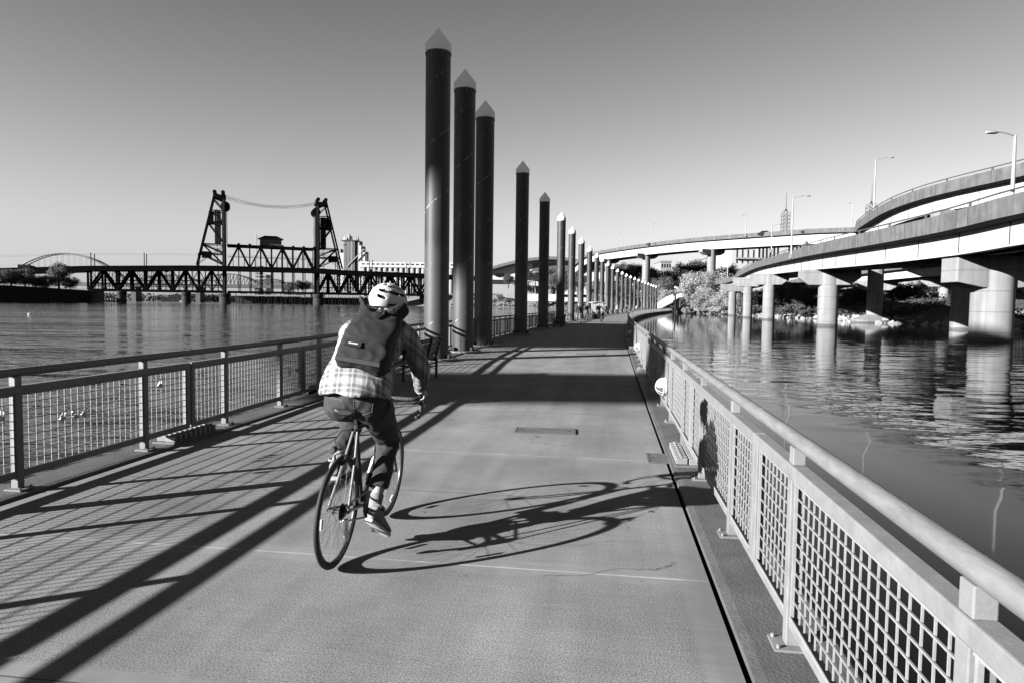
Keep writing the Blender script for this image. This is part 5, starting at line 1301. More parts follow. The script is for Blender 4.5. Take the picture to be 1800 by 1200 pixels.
MB().box(.045, .062, -.03, .02, .24, .30).bar((.05, .0, .26), (.05, .045, .16), .02, .03).lathe([(.022, 0), (.022, .008)], 14, Matrix.Translation((.044, .0, .25)) @ X).lathe([(.022, 0), (.022, .008)], 14, Matrix.Translation((.044, .05, .165)) @ X).build('derailleur', m_chrome, bk, bevel=.002)
for c, y in ((Vector((0, -.005, .672)), -1), (Vector((0, .925, .675)), 1)):
    q = MB()
    for s in (-1, 1): q.tube([c + Vector((0, 0, .03)), c + Vector((s * .035, 0, .01)), c + Vector((s * .03, 0, -.035))], .007, 6); q.box(s * .018 - .006, s * .018 + .006, c.y - .025, c.y + .025, c.z - .045, c.z - .03)
    q.build('brake_caliper', m_black, bk)
SD = Vector((.0, .205, .955))
q = MB().tube([SC_, SC_ + Vector((0, -.022, .07)), (0, .215, .905)], .0135, 10); q.build('seat_post', m_chrome, bk, smooth=True)
sd = []
for y, w_, z, h in ((.075, .05, .94, .012), (.085, .066, .945, .022), (.12, .071, .948, .026), (.16, .062, .944, .026), (.21, .036, .940, .024), (.27, .022, .938, .02), (.33, .017, .934, .017), (.345, .008, .93, .008)):
    sd.append([(w_ * cos(2 * pi * j / 18), y - .055, z + h * (.6 if sin(2 * pi * j / 18) > 0 else 1.4) * sin(2 * pi * j / 18)) for j in range(18)])
so_ = MB().loft(sd).build('saddle', m_black, bk, smooth=True)
q = MB()
for s in (-1, 1): q.tube([(s * .03, .09, .925), (s * .022, .16, .905), (s * .022, .25, .905), (s * .01, .31, .925)], .0035, 6)
q.build('saddle_rail', m_chrome, so_)
st = MB().tube([HT, HT + Vector((0, -.006, .055)), ], .017, 10).tube([HT + Vector((0, -.004, .045)), (0, .93, .905)], .015, 10).build('stem', m_black, bk, smooth=True)
hb = []
for s in (-1, 1):
    pts = [(0, .93, .905), (s * .13, .93, .905), (s * .185, .945, .906), (s * .205, .985, .905), (s * .21, 1.015, .89), (s * .215, 1.02, .85), (s * .218, .995, .80), (s * .22, .95, .778), (s * .22, .89, .782)]
    P = [Vector(p) for p in pts]; hb.append(catmull(P, .02))
q = MB(); [q.tube(P, .0135, 10) for P in hb]; ho = q.build('handlebar', M('bar tape', .07, .8, .3, 60, .4, 90), bk, smooth=True)
for s in (-1, 1):
    MB().tube([(s * .208, .985, .908), (s * .212, 1.02, .915), (s * .213, 1.05, .935), (s * .213, 1.062, .955)], [.014, .018, .017, .012], 10).build('brake_hood', m_rubber, ho, smooth=True)
    MB().tube([(s * .213, 1.06, .93), (s * .216, 1.075, .87), (s * .217, 1.06, .82)], [.008, .007, .006], 8).build('brake_lever', m_black, ho, smooth=True)
    MB().lathe([(.0145, 0), (.0145, .006), (.009, .01)], 12, Matrix.Translation((s * .22, .89, .782)) @ Matrix.Rotation(R(90), 4, 'X')).build('end_plug', m_black, ho)
q = MB().tube([(.06, .94, .915), (.05, 1.02, .93), (.02, .99, .80), (.018, .86, .76)], .0025, 5).tube([(-.06, .94, .915), (-.05, 1.03, .93), (-.02, .99, .79), (-.02, .88, .75)], .0025, 5).tube([(-.012, .23, .80), (-.05, .13, .80), (-.06, .05, .76), (-.02, .0, .71)], .0025, 5)
q.build('brake_cable', m_black, bk)
MB().lathe([(.022, 0), (.022, .03), (.016, .036)], 14, Matrix.Translation((-.05, .02, .71)) @ Matrix.Rotation(R(90), 4, 'X')).build('rear_lamp', M('dull lamp', .08, .3), bk)
MB().lathe([(.012, 0), (.036, .002), (.036, .16), (.026, .185), (.014, .19), (.014, .205)], 18, Matrix.Translation(BB + Vector((.0, .15, .15))) @ Matrix.Rotation(R(-42), 4, 'X') @ Matrix.Translation((0, .04, -.02))).build('bottle', M('bottle', .55, .4), bk, smooth=True)

# ---- the rider
TX = .02
b = MB()
b.tube([(TX, .19, .95), (TX, .22, 1.08), (TX, .33, 1.24), (TX, .46, 1.38), (TX + .01, .545, 1.46)], [.15, .14, .14, .14, .07], 20)
b.tube([(TX + .01, .53, 1.45), (TX + .02, .60, 1.52), (TX + .025, .645, 1.57)], [.07, .056, .058], 16)
HC_ = Vector((.032, .69, 1.60)); HR = Matrix.Translation(HC_) @ Matrix.Rotation(R(-28), 4, 'Z') @ Matrix.Rotation(R(-8), 4, 'X')
b.join(MB().ball((0, 0, .02), .076, .096, .098, 24).ball((0, .02, -.045), .06, .075, .075, 20).tube([(0, .09, .02), (0, .117, -.015), (0, .095, -.025)], [.008, .014, .008], 10).ball((0, .088, -.055), .022, .012, .009, 10).ball((0, .076, -.095), .025, .02, .018, 10).ball((-.078, .0, -.01), .012, .02, .032, 12).ball((.078, .0, -.01), .012, .02, .032, 12), HR)
def arm(s):
    q = MB(); o = TX * (1 if s else 1)
    sh = Vector((s * .165 + o, .53, 1.415)); el = Vector((s * .268 + o * .5, .705, 1.155)); wr = Vector((s * .222, .925, .985))
    q.tube([sh, sh.lerp(el, .4), el, el.lerp(wr, .35), wr], [.055, .05, .042, .042, .029], 16)
    pm = Vector((s * .218, .985, .962)); q.tube([wr, wr.lerp(pm, .6), pm, pm + Vector((0, .022, -.002))], [.027, .034, .034, .024], 14)
    for k in range(4):
        y = 1.028 - .0225 * k; ln = (.9, 1, .97, .8)[k]
        q.tube([(s * .225, y - .025, .962), (s * .24, y, .955), (s * (.24 + .012 * ln), y + .008, .93), (s * .242, y + .006, .93 - .026 * ln), (s * .218, y, .925 - .032 * ln)], [.010, .0098, .0088, .0082, .0072], 10)
    q.tube([(s * .207, .95, .968), (s * .188, .982, .962), (s * .186, 1.012, .945), (s * .192, 1.03, .928)], [.014, .0115, .0098, .0085], 10)
    return q
b.join(arm(1)); b.join(arm(-1))
HIPS = {1: Vector((.095 + TX, .21, .97)), -1: Vector((-.095 + TX, .21, .97))}
KNEE = {1: Vector((.125, .535, .675)), -1: Vector((-.125, .63, .845))}; ANK = {1: Vector((.125, .325, .30)), -1: Vector((-.125, .295, .575))}
for s in (1, -1):
    k, a, h = KNEE[s], ANK[s], HIPS[s]
    b.tube([h, h.lerp(k, .5), k, k.lerp(a, .35), a.lerp(k, .2), a, a + Vector((0, .03, -.05))], [.09, .075, .055, .055, .038, .034, .035], 16)
    dn = -.75 if s > 0 else -.1; b.tube([a + Vector((0, -.02, -.05)), a + Vector((0, .05, -.06 + .05 * dn)), a + Vector((0, .13, -.06 + .13 * dn))], [.033, .033, .025], 12)
pe = put(organic(b, .0055, 5), 'person', m_skin, None, MW)
tag(pe, 'person in plaid shirt and jeans riding the bicycle away, with helmet and backpack', 'person')
def kid(me, nm, mat, lb=None): 
    o = put(me, nm, mat, pe, None, lb); return o
# eyes
for s in (-1, 1): MB().ball(HR @ Vector((s * .032, .088, .018)), .012, n=10).build('eye', m_white, pe, smooth=True)
# shirt
def plaid_mat():
    m = M('plaid cloth', .5, .9, .06, 30, .25, 160); t = m.node_tree; N = t.nodes; L = t.links; p = N['Principled BSDF']; old = p.inputs['Base Color'].links[0].from_socket
    tc = N.new('ShaderNodeTexCoord'); sp = N.new('ShaderNodeSeparateXYZ'); L.new(tc.outputs['Object'], sp.inputs[0])
    def ma(op, a, b=None, c=None):
        q = N.new('ShaderNodeMath'); q.operation = op
        for i, x in enumerate((a, b, c)):
            if x is None: continue
            if isinstance(x, (int, float)): q.inputs[i].default_value = x
            else: L.new(x, q.inputs[i])
        return q.outputs[0]
    def st(x, per, a, b_):
        r = N.new('ShaderNodeMapRange'); r.interpolation_type = 'SMOOTHSTEP'; r.inputs['From Min'].default_value = a; r.inputs['From Max'].default_value = b_; L.new(ma('PINGPONG', x, per / 2), r.inputs['Value']); return r.outputs[0]
    al = ma('ADD', ma('MULTIPLY', sp.outputs['Y'], .55), ma('MULTIPLY', sp.outputs['Z'], .83))
    x = ma('ADD', sp.outputs['X'], ma('MULTIPLY', sp.outputs['Y'], .25))
    k = ma('MULTIPLY', ma('MULTIPLY_ADD', st(x, .088, .014, .024), -.48, 1), ma('MULTIPLY_ADD', st(al, .095, .016, .026), -.48, 1))
    k2 = ma('MAXIMUM', ma('SUBTRACT', 1, st(ma('ADD', x, .044), .088, .003, .006)), ma('SUBTRACT', 1, st(ma('ADD', al, .0475), .095, .003, .006)))
    L.new(ma('MULTIPLY', old, ma('MULTIPLY_ADD', k2, .35, ma('MULTIPLY', k, .95))), p.inputs['Base Color']); return m
m_plaid = plaid_mat()
def ell(c, a, bb, tdir, n=32, sq=.85):
    tdir = Vector(tdir).normalized(); xx = Vector((1, 0, 0)); yy = tdir.cross(xx); c = Vector(c)
    f = lambda v: math.copysign(abs(v) ** sq, v)
    return [c + xx * (a * f(cos(2 * pi * j / n))) + yy * (bb * f(sin(2 * pi * j / n))) for j in range(n)]
sh = MB().loft([ell((TX, .145, 1.015), .212, .168, (0, .2, 1)), ell((TX, .165, 1.06), .218, .165, (0, .3, 1)), ell((TX, .20, 1.13), .212, .155, (0, .5, .85)), ell((TX, .28, 1.22), .195, .14, (0, .6, .8)), ell((TX, .375, 1.32), .198, .128, (0, .6, .8)),
              ell((TX, .45, 1.39), .20, .12, (0, .6, .8)), ell((TX, .50, 1.435), .165, .10, (0, .6, .8)), ell((TX + .01, .545, 1.475), .092, .08, (0, .6, .8)), ell((TX + .015, .565, 1.50), .075, .072, (0, .6, .8))])
for s in (1, -1):
    sh.tube([(s * .13 + TX, .49, 1.40), (s * .19 + TX, .545, 1.365), (s * .245 + TX, .64, 1.25), (s * .278, .705, 1.15), (s * .262, .79, 1.085), (s * .243, .865, 1.032)], [.085, .082, .068, .06, .053, .047], 18)
    sh.tube([(s * .25, .835, 1.052), (s * .236, .89, 1.012)], [.051, .047], 16)
kid(organic(sh, .0075, 6, .019, 8, 2, (1, 1, .6)), 'shirt', m_plaid)
# jeans
jn = MB().ball((TX, .175, .995), .185, .15, .12, 28)
for s in (1, -1):
    jn.ball((s * .08 + TX, .155, .965), .108, .108, .105, 22)
    k, a, h = KNEE[s], ANK[s], HIPS[s]; cu = a.lerp(k, .27 if s > 0 else .12)
    jn.tube([h + Vector((0, -.03, 0)), h.lerp(k, .3), h.lerp(k, .65), k + Vector((0, -.01, 0)), k.lerp(cu, .35) + Vector((0, -.012, 0)), k.lerp(cu, .7), cu], [.12, .108, .088, .073, .071, .063, .058], 20)
    jn.tube([cu, cu.lerp(k, .14)], [.064, .063], 18)
jm_ = organic(jn, .0075, 5, .018, 9, 5, (1, 1, .7)); kid(jm_, 'jeans', M('denim', .032, .85, .35, 14, .35, 220))
from mathutils.bvhtree import BVHTree
bv = BVHTree.FromPolygons([v.co for v in jm_.vertices], [tuple(p.vertices) for p in jm_.polygons])
st_m = M('jeans stitching', .13, .8, .1, 40)
q = MB()
for s in (1, -1):
    x0 = TX + s * .088; P = [Vector((x0 - .055, .0, 1.01)), Vector((x0 + .055, .0, 1.01)), Vector((x0 + .05, .0, .945)), Vector((x0, .0, .925)), Vector((x0 - .05, .0, .945)), Vector((x0 - .055, .0, 1.01))]
    def onj(p):
        h_ = bv.ray_cast(Vector((p.x, -1, p.z)), Vector((0, 1, 0)))[0]
        return (h_ or Vector((p.x, .05, p.z))) + Vector((0, -.001, 0))
    for i in range(5): q.tube([onj(P[i].lerp(P[i + 1], k / 8)) for k in range(9)], .0016, 5)
q.build('pocket_stitching', st_m, pe)['kind'] = 'stuff'
# socks and shoes
for s in (1, -1):
    a, k = ANK[s], KNEE[s]
    MB().tube([a + Vector((0, -.005, -.03)), a, a.lerp(k, .16 if s > 0 else .1)], [.043, .041, .043], 18).build('sock', M('pale sock', .22, .9, .1, 30, .3, 120), pe, smooth=True)
    pit = R(-36 if s > 0 else -5); heel = a + Vector((0, -.055, -.035 if s > 0 else -.05)); m_ = Matrix.Translation(heel) @ Matrix.Rotation(R(-14 * s), 4, 'Z') @ Matrix.Rotation(pit, 4, 'X')
    rg = []; rs = []
    for y, w_, zt_, zb_ in ((-.012, .022, .03, -.03), (0, .033, .05, -.042), (.05, .037, .052, -.045), (.10, .036, .035, -.045), (.15, .043, .012, -.045), (.20, .047, -.004, -.045), (.245, .04, -.016, -.045), (.272, .022, -.026, -.042)):
        cz = (zt_ + zb_) / 2; hz = (zt_ - zb_) / 2; rg.append([m_ @ Vector((s * .004 + w_ * math.copysign(abs(cos(2 * pi * j / 20)) ** .8, cos(2 * pi * j / 20)), y, cz + hz * math.copysign(abs(sin(2 * pi * j / 20)) ** .8, sin(2 * pi * j / 20)))) for j in range(20)])
        rs.append([m_ @ Vector((s * .004 + (w_ + .004) * cos(2 * pi * j / 20), y * 1.02, -.053 + .012 * math.copysign(abs(sin(2 * pi * j / 20)) ** .4, sin(2 * pi * j / 20)))) for j in range(20)])
    so1 = MB().loft(rg).build('shoe', M('shoe cloth', .24, .8, .15, 20, .2, 100), pe, smooth=True)
    MB().loft(rs).build('sole', m_white, so1, smooth=True)
    MB().tube([m_ @ Vector((s * .004 + .04 * cos(2 * pi * j / 16), .04 + .045 * sin(2 * pi * j / 16), .055)) for j in range(16)], .008, 8, closed=True).build('shoe_collar', M('shoe cloth', .24), so1, smooth=True)
# helmet with real vents, dark liner, straps
HM = Matrix.Translation(Vector((.030, .672, 1.615))) @ Matrix.Rotation(R(-24), 4, 'Z') @ Matrix.Rotation(R(-6), 4, 'X')
rx, ry, rz_ = .115, .148, .114
na, ne = 120, 60
VENTS = [(-40, 20, 12, 9, 0), (-76, 24, 6, 8, 0), (-64, 2, 7, 6, 0), (-18, 52, 22, 5, 14), (24, 60, 9, 9, 0), (-4, 76, 20, 6, 0), (32, 26, 18, 7, -6), (28, 3, 15, 6, -10), (66, 22, 18, 7, -4), (66, 48, 16, 6, 0), (100, 20, 16, 6, 0), (102, 46, 14, 6, 0), (-104, 34, 14, 6, 0), (-104, 12, 12, 6, 0), (-66, 52, 14, 6, 8), (140, 36, 10, 14, 0), (180, 38, 9, 16, 0), (-140, 36, 10, 14, 0)]
q = MB(); idx = {}
def hpt(az, el, k=1.0):      # az measured from the back, positive to the right
    e = R(el); a = R(az); low = 1.0
    return Vector((rx * k * cos(e) * sin(a), -ry * k * cos(e) * cos(a), rz_ * k * sin(e)))
def keep(az, el):
    for va, ve, wa, we, sl in VENTS:
        d = (az - va + 180) % 360 - 180
        x = d * cos(R(ve)); y = el - ve - sl * d / 40
        if abs(x / (wa * cos(R(min(ve, 60))) if ve > 50 else x / wa if x else 1)) is None: pass
        if (abs(x) / wa) ** 2.6 + (abs(y) / we) ** 2.6 < 1: return False
    return True
for i in range(ne + 1):
    for j in range(na):
        az = 360 * j / na; lo = -26 + (12 if 50 < az < 130 or 230 < az < 310 else 0) - (6 * cos(R(az)) if cos(R(az)) > 0 else 0); el = lo + (90 - lo) * i / ne
        q.v.append(tuple(HM @ hpt(az, el)))
for i in range(ne):
    for j in range(na):
        az = 360 * (j + .5) / na; lo = -26 + (12 if 50 < az < 130 or 230 < az < 310 else 0) - (6 * cos(R(az)) if cos(R(az)) > 0 else 0); el = lo + (90 - lo) * (i + .5) / ne
        if keep(az if az <= 180 else az - 360, el): q.f.append((i * na + j, i * na + (j + 1) % na, (i + 1) * na + (j + 1) % na, (i + 1) * na + j))
hm = q.build('helmet', m_white, pe, smooth=True); sm = hm.modifiers.new('thick', 'SOLIDIFY'); sm.thickness = .014; sm.offset = -1
MB().join(MB().ball((0, 0, .0), rx * .84, ry * .86, rz_ * .86, 24), HM).build('helmet_liner', M('helmet liner', .012, .8), hm, smooth=True)
q = MB()
for s in (-1, 1):
    q.tube([HM @ hpt(s * 60, -14, .96), HR @ Vector((s * .08, .005, -.04)), HR @ Vector((s * .05, .045, -.115))], .0045, 6); q.tube([HM @ hpt(s * 125, -10, .96), HR @ Vector((s * .08, .02, -.045)), HR @ Vector((s * .05, .045, -.115))], .0045, 6)
q.tube([HR @ Vector((-.05, .045, -.115)), HR @ Vector((0, .055, -.13)), HR @ Vector((.05, .045, -.115))], .0045, 6)
q.build('chin_strap', m_black, hm)
hr = MB().join(MB().ball((0, -.012, .01), .080, .096, .085, 24).ball((0, -.055, -.04), .062, .045, .055, 16), HR)
kid(organic(hr, .007, 3, .006, 40, 1), 'hair', M('dark hair', .02, .7, .4, 60, .4, 200))
q = MB().join(MB().ball((0, .03, -.075), .066, .07, .055, 18), HR)
MB().tube([(.222 + .034 * cos(2 * pi * k / 16), .915, .99 + .034 * sin(2 * pi * k / 16)) for k in range(16)], .003, 6, closed=True).build('bracelet', m_white, pe, smooth=True)

# ---- backpack (worn, a thing of its own)
PM = MW @ Matrix.Translation((-.035, 0, 0)) @ Matrix.Rotation(R(5), 4, 'Y')
bg_ = thing('backpack', 'dark roll-top backpack worn on the back of the cyclist, small pale patch near the bottom', 'backpack'); bg_.matrix_world = PM
ax0 = Vector((0, .055, 1.215)); axd = Vector((0, .64, .77)).normalized(); axn = Vector((0, -.77, .64))
def bsec(k, a, d, off=0.0, n=36):
    c = ax0 + axd * (k * .43) + axn * off; f = lambda v: math.copysign(abs(v) ** .55, v)
    return [c + Vector((a * f(cos(2 * pi * j / n)), 0, 0)) + axn * (d * f(sin(2 * pi * j / n))) for j in range(n)]
bm_ = MB().loft([bsec(-.03, .12, .04, -.01), bsec(0, .148, .07), bsec(.06, .158, .086), bsec(.25, .162, .094, .005), bsec(.5, .158, .086, .004), bsec(.72, .150, .07), bsec(.88, .138, .048, -.005), bsec(1.0, .130, .028, -.012), bsec(1.04, .12, .015, -.014)])
m_bag = M('dark nylon', .010, .85, .2, 6, .3, 200)
put(organic(bm_, .007, 4, .020, 7, 9, (1, .8, 1.3)), 'main_body', m_bag, bg_)
def wing(P, wd, th, tip):
    P = catmull([Vector(p) for p in P], .015); rg = []
    for i, p in enumerate(P):
        d = (P[min(i + 1, len(P) - 1)] - P[max(i - 1, 0)]).normalized(); u = Vector((-.1, -.55, .9)); u = (u - d * u.dot(d)).normalized(); v = d.cross(u); k = i / (len(P) - 1); e = .75 + .35 * k if k < .85 else (.75 + .35 * k) * (1 - (k - .85) / .15 * tip)
        rg.append([p + u * (wd * e * math.copysign(abs(cos(2 * pi * j / 16)) ** .7, cos(2 * pi * j / 16))) + v * (th * sin(2 * pi * j / 16)) for j in range(16)])
    return MB().loft(rg)
fl = wing([(.0, .305, 1.49), (.045, .30, 1.505), (.09, .30, 1.535), (.13, .31, 1.57), (.16, .325, 1.60)], .056, .011, .4)
fl.join(wing([(.0, .31, 1.49), (-.05, .30, 1.505), (-.09, .295, 1.535), (-.12, .30, 1.575), (-.14, .31, 1.615)], .05, .011, .7))
put(organic(fl, .005, 2, .012, 12, 4), 'roll_top', m_bag, bg_)
bf = lambda k, x, o: ax0 + axd * (k * .43) + axn * o + Vector((x, 0, 0))
q = MB(); q.bar(bf(-.01, -.14, .07), bf(-.01, .14, .07), .012, .03); q.build('bottom_seam', m_black, bg_, bevel=.004)
pa = MB(); mq = Matrix.Translation(bf(.20, -.05, .112)) @ Matrix(((1, 0, 0, 0), (0, axd.y, axn.y, 0), (0, axd.z, axn.z, 0), (0, 0, 0, 1)))
pa.box(-.05, .05, -.02, .02, -.004, .001, mq); po = pa.build('patch', m_black, bg_)
q = MB()
rnd = random.Random(2); x = -.028
while x < .028: w_ = rnd.uniform(.004, .007); q.box(x, x + w_, -.004, .005, .0012, .002, mq); x += w_ + .0015
q.build('patch_mark', m_white, po)['kind'] = 'stuff'
for s in (-1, 1):
    MB().tube([bf(.92, s * .07, -.05), (s * .105, .45, 1.50), (s * .125, .56, 1.455), (s * .13, .57, 1.36), (s * .15, .45, 1.24), bf(.12, s * .15, -.06)], .014, 8).build('shoulder_strap', m_black, bg_, smooth=True)
MB().bar(bf(.72, .02, .088), bf(.98, .02, .06), .022, .006).box(-.016, .016, -.012, .012, -.004, .006, Matrix.Translation(bf(.86, .02, .085))).build('buckle_strap', m_black, bg_)

# ================================================================== PEOPLE FURTHER ON
def person(loc, rz, pose, top_m, leg_m, lb, vox=.014, grp=None, s=1.0):
    """pose: dict of joints; local y is where the person looks"""
    J = dict(hipz=.93, lean=0.0, lf=(.10, .05, .05), rf=(.10, -.05, .05), lk=None, rk=None, lh=(.26, .05, .80), rh=(.26, .05, .80), le=(.25, -.04, 1.12), re=(.25, -.04, 1.12)); J.update(pose)
    hz = J['hipz']; sz = hz + .52; ly = J['lean']; b = MB(); hip = Vector((0, 0, hz)); neck = Vector((0, ly, sz + .06)); hd = Vector((0, ly * 1.15 + .02, sz + .22))
    b.tube([hip, hip.lerp(neck, .5), neck], [.13, .12, .10], 14); b.tube([neck, hd + Vector((0, -.01, -.08))], [.055, .052], 12)
    b.ball(hd, .075, .092, .112, 18).ball(hd + Vector((0, .03, -.06)), .055, .06, .05, 12).ball(hd + Vector((0, .1, -.01)), .012, .016, .02, 8).ball(hd + Vector((-.077, 0, 0)), .012, .018, .028, 8).ball(hd + Vector((.077, 0, 0)), .012, .018, .028, 8)
    tp = MB().loft([ell((0, 0, hz - .06), .175, .125, (0, 0, 1), 20), ell((0, ly * .2, hz + .1), .17, .12, (0, 0, 1), 20), ell((0, ly * .6, hz + .32), .185, .12, (0, 0, 1), 20), ell((0, ly * .9, sz - .02), .19, .11, (0, 0, 1), 20), ell((0, ly, sz + .07), .075, .07, (0, 0, 1), 20)])
    tr_ = MB().ball((0, 0, hz - .01), .165, .125, .12, 16); shoes = []
    for sg, f, k, h, e in ((-1, J['lf'], J['lk'], J['lh'], J['le']), (1, J['rf'], J['rk'], J['rh'], J['re'])):
        fo = Vector((sg * f[0], f[1], f[2])); a = fo + Vector((0, -.03, .06)); hj = hip + Vector((sg * .09, 0, -.02)); kn = Vector((sg * k[0], k[1], k[2])) if k else hj.lerp(a, .5) + Vector((0, .04, 0))
        b.tube([hj, kn, a, a + Vector((0, 0, -.04))], [.08, .052, .036, .036], 12); tr_.tube([hj, hj.lerp(kn, .5), kn, kn.lerp(a, .6), a + Vector((0, 0, .01))], [.105, .092, .07, .064, .058], 14)
        shoes.append(MB().loft([[fo + Vector((w_ * cos(2 * pi * j / 14), y, .045 * zz + .045 * zz * sin(2 * pi * j / 14) - .05)) for j in range(14)] for y, w_, zz in ((-.09, .025, .8), (-.07, .036, 1.1), (0, .04, 1.0), (.1, .046, .75), (.16, .035, .6), (.185, .015, .4))]))
        sj = Vector((sg * .19, ly * .9, sz - .01)); ej = Vector((sg * e[0], e[1], e[2])); hh = Vector((sg * h[0], h[1], h[2])); d = (hh - ej).normalized()
        b.tube([sj, ej, hh], [.05, .04, .027], 12); b.tube([hh, hh + d * .05, hh + d * .09], [.028, .038, .03], 10)
        side = Vector((0, 1, 0)) if abs(d.y) < .8 else Vector((1, 0, 0))
        for j in range(4): o = side * (.02 * (j - 1.5)); b.tube([hh + d * .08 + o, hh + d * .125 + o * 1.1, hh + d * (.15 + .01 * (j in (1, 2))) + o + Vector((-sg * .015, 0, 0))], [.0095, .0085, .007], 6)
        b.tube([hh + d * .03 + side * .025, hh + d * .07 + side * .05, hh + d * .1 + side * .052], [.011, .01, .008], 6)
        tp.tube([sj + Vector((-sg * .04, 0, 0)), sj.lerp(ej, .5), ej, ej.lerp(hh, .9)], [.08, .068, .058, .045], 14)
    mw = Matrix.Translation(loc) @ Matrix.Rotation(rz, 4, 'Z') @ Matrix.Diagonal((s, s, s, 1))
    o = put(organic(b, vox * .8, 2), 'person', m_skin, None, mw); tag(o, lb, 'person', grp)
    put(organic(tp, vox, 3, .01, 8, 3), 'jacket', top_m, o); put(organic(tr_, vox, 3, .008, 8, 5), 'trousers', leg_m, o)
    for q in shoes: q.build('shoe', m_black, o, smooth=True)
    hq = MB().ball(hd + Vector((0, -.018, .035)), .082, .095, .09, 14); put(organic(hq, vox, 1, .006, 30, 2), 'hair', M('dark hair', .02), o)
    return o
m_dkcloth = M('dark cloth', .025, .9, .3, 8); m_ltcloth = M('light cloth', .55, .9, .1, 8); m_khaki = M('khaki cloth', .16, .9, .2, 8); m_midcloth = M('mid cloth', .10, .9, .2, 8)
wp = at(1017.5, 567, 61); 
person((xat(1017.5, 63.5), 63.5, .01), pi + .2, dict(lf=(.09, .22, .05), rf=(.09, -.2, .06)), m_dkcloth, m_khaki, 'person in dark jacket and light trousers walking towards the camera by the white capped piles')
# pedicab with its driver
def wheel_simple(t, c, r, nm):
    X = Matrix.Rotation(R(90), 4, 'Y'); n = 36
    w_ = MB().tube([(0, r * cos(2 * pi * k / n), r * sin(2 * pi * k / n)) for k in range(n)], .03, 8, closed=True).build(nm, m_rubber, t, smooth=True, loc=c)
    q = MB()
    for k in range(14): a = 2 * pi * k / 14; q.tube([(0, 0, 0), (0, r * cos(a), r * sin(a))], .005, 4)
    q.build('spokes', m_black, w_)['kind'] = 'stuff'; MB().lathe([(.03, -.06), (.03, .06)], 10, X).build('hub', m_chrome, w_)
px_, py_ = xat(1052, 64.5), 64.5
pc = thing('pedicab', 'pedicab with white canopy coming towards the camera in the middle of the walkway', 'pedicab', (px_, py_, .008), .2)       # faces -y
wheel_simple(pc, (0, -1.0, .34), .31, 'front_wheel'); wheel_simple(pc, (.56, .75, .36), .33, 'rear_wheel'); wheel_simple(pc, (-.56, .75, .36), .33, 'rear_wheel')
q = MB().tube([(0, -.95, .36), (0, -.85, .8), (0, -.8, 1.05)], .025, 8).tube([(0, -.82, .8), (0, -.2, .45), (0, .75, .4)], .03, 8).tube([(0, -.2, .45), (0, -.1, .95)], .022, 8).tube([(-.56, .75, .36), (.56, .75, .36)], .025, 8).tube([(-.33, -.72, 1.06), (0, -.8, 1.05), (.33, -.72, 1.06)], .016, 8)
q.build('frame', m_black, pc, smooth=True)
MB().box(-.55, .55, .25, 1.1, .5, .62).box(-.55, .55, 1.0, 1.12, .6, 1.25).build('passenger_seat', M('seat vinyl', .1, .5), pc, bevel=.03)
q = MB()
for s in (-1, 1): q.prism([(-.05, .45), (.95, .45), (1.1, .95), (.5, 1.0), (.1, .75)], .04, Matrix.Translation((s * .6 - .02, .1, 0)) @ Matrix.Rotation(R(90), 4, 'Z') @ Matrix.Rotation(R(90), 4, 'X'))
for s in (-1, 1): MB().box(s * .42 - .2, s * .42 + .2, .12, .2, .42, .98).build('front_fender', M('fender paint', .06, .4), pc, bevel=.05)
for s in (-1, 1): MB().tube([(s * .56, .15, .5), (s * .58, .3, 1.2), (s * .58, .4, 1.85)], .018, 8).tube([(s * .56, 1.1, .6), (s * .58, 1.15, 1.85)], .018, 8).build('canopy_post', m_black, pc)
cn = []
for y in (.2, .5, .8, 1.2): cn.append([(-.62, y, 1.84), (-.35, y, 1.93), (0, y, 1.96), (.35, y, 1.93), (.62, y, 1.84), (.62, y, 1.82), (0, y, 1.93), (-.62, y, 1.82)])
MB().loft(cn).build('canopy', m_white, pc, smooth=True); MB().box(-.6, .6, .3, .33, .85, 1.82).build('front_screen', m_white, pc)
MB().box(-.6, .6, .06, .14, .28, .74).build('front_panel', m_black, pc, bevel=.03)
MB().lathe([(.05, 0), (.05, .05), (.03, .06)], 14, Matrix.Translation((0, -.95, .9)) @ Matrix.Rotation(R(90), 4, 'X')).build('headlamp', m_white, pc, smooth=True)
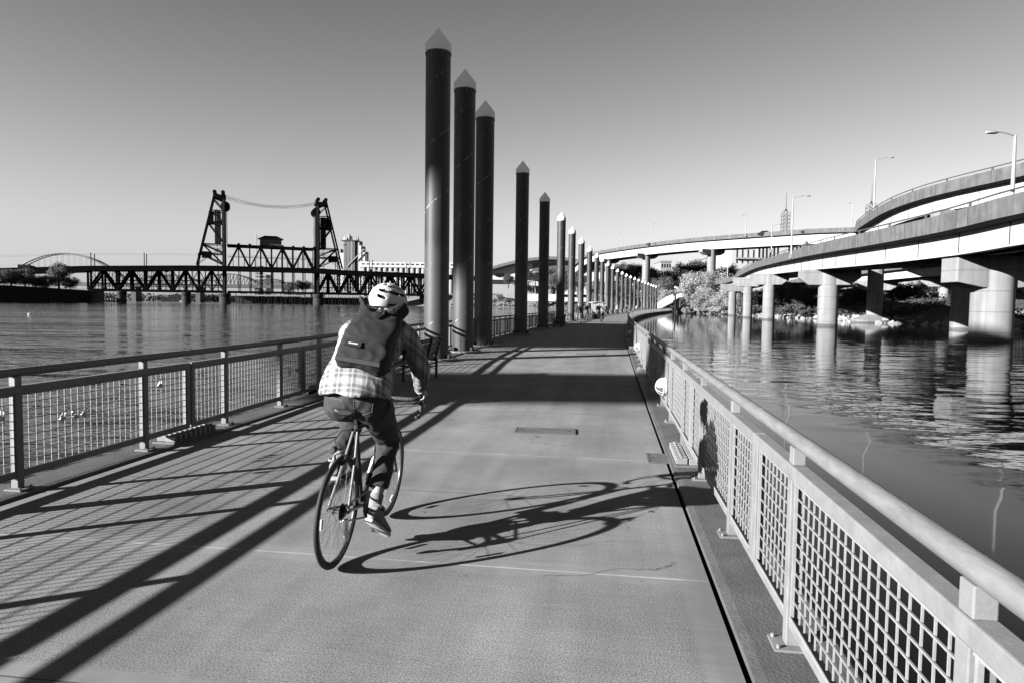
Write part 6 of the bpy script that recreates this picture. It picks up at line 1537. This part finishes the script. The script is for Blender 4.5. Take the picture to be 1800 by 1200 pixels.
person((px_, py_, .3), pi + .2, dict(hipz=.70, lean=.12, lf=(.10, .35, .0), rf=(.10, .12, .25), lk=(.14, .38, .48), rk=(.14, .42, .64), lh=(.33, .72, .78), rh=(.33, .72, .78), le=(.36, .4, .92), re=(.36, .4, .92)), m_dkcloth, m_dkcloth, 'person in dark suit pedalling the pedicab, both hands on its handlebar')
# someone on a bicycle further back and a few walkers along the curve
def far_bike(loc, rz, lb):
    t = thing('bicycle', lb, 'bicycle', loc, rz)
    wheel_simple(t, (0, -.5, .34), .32, 'front_wheel'); wheel_simple(t, (0, .52, .34), .32, 'rear_wheel')
    MB().tube([(0, .52, .34), (0, .1, .3), (0, .22, .85)], .018, 6).tube([(0, .22, .8), (0, -.38, .8), (0, -.5, .34)], .018, 6).tube([(0, .1, .3), (0, -.38, .75)], .018, 6).build('frame', m_black, t)
    MB().tube([(-.26, -.38, 1.0), (0, -.42, 1.0), (.26, -.38, 1.0)], .014, 6).tube([(0, -.4, .8), (0, -.42, 1.0)], .014, 6).build('handlebar', m_black, t)
    MB().ball((0, .24, .93), .08, .13, .03, 10).build('saddle', m_black, t); return t
q0_ = at(1030.5, 560, 72); far_bike((q0_.x, 72, .01), .25, 'small dark bicycle and rider coming from the distance left of the pedicab')
person((q0_.x, 72, .02), pi + .25, dict(hipz=.98, lean=.22, lf=(.10, .1, .1), rf=(.10, -.05, .42), lk=(.12, .3, .6), rk=(.12, .34, .8), lh=(.24, .55, 1.0), rh=(.24, .55, 1.0), le=(.28, .3, 1.15), re=(.28, .3, 1.15)), m_dkcloth, m_midcloth, 'person riding the small bicycle left of the pedicab, pale helmet area lit', .02)
for i, (px, Y, tm, lm, lb) in enumerate([(1072, 104, m_midcloth, m_dkcloth, 'small distant person just right of the pedicab by the pile row'), (1090, 128, m_ltcloth, m_dkcloth, 'tiny distant person in a light top at the middle of the pile row'),
        (1108, 150, m_dkcloth, m_midcloth, 'tiny distant person in dark clothes before the denser piles'), (1126, 176, m_ltcloth, m_dkcloth, 'tiny distant person in a light top near the end of the piles')]):
    person((pt(s_of_y(Y), -1.6).x, Y, .01), pi + .3, dict(lf=(.09, .2, .05), rf=(.09, -.18, .06)), tm, lm, lb, .03, 'distant walkers')
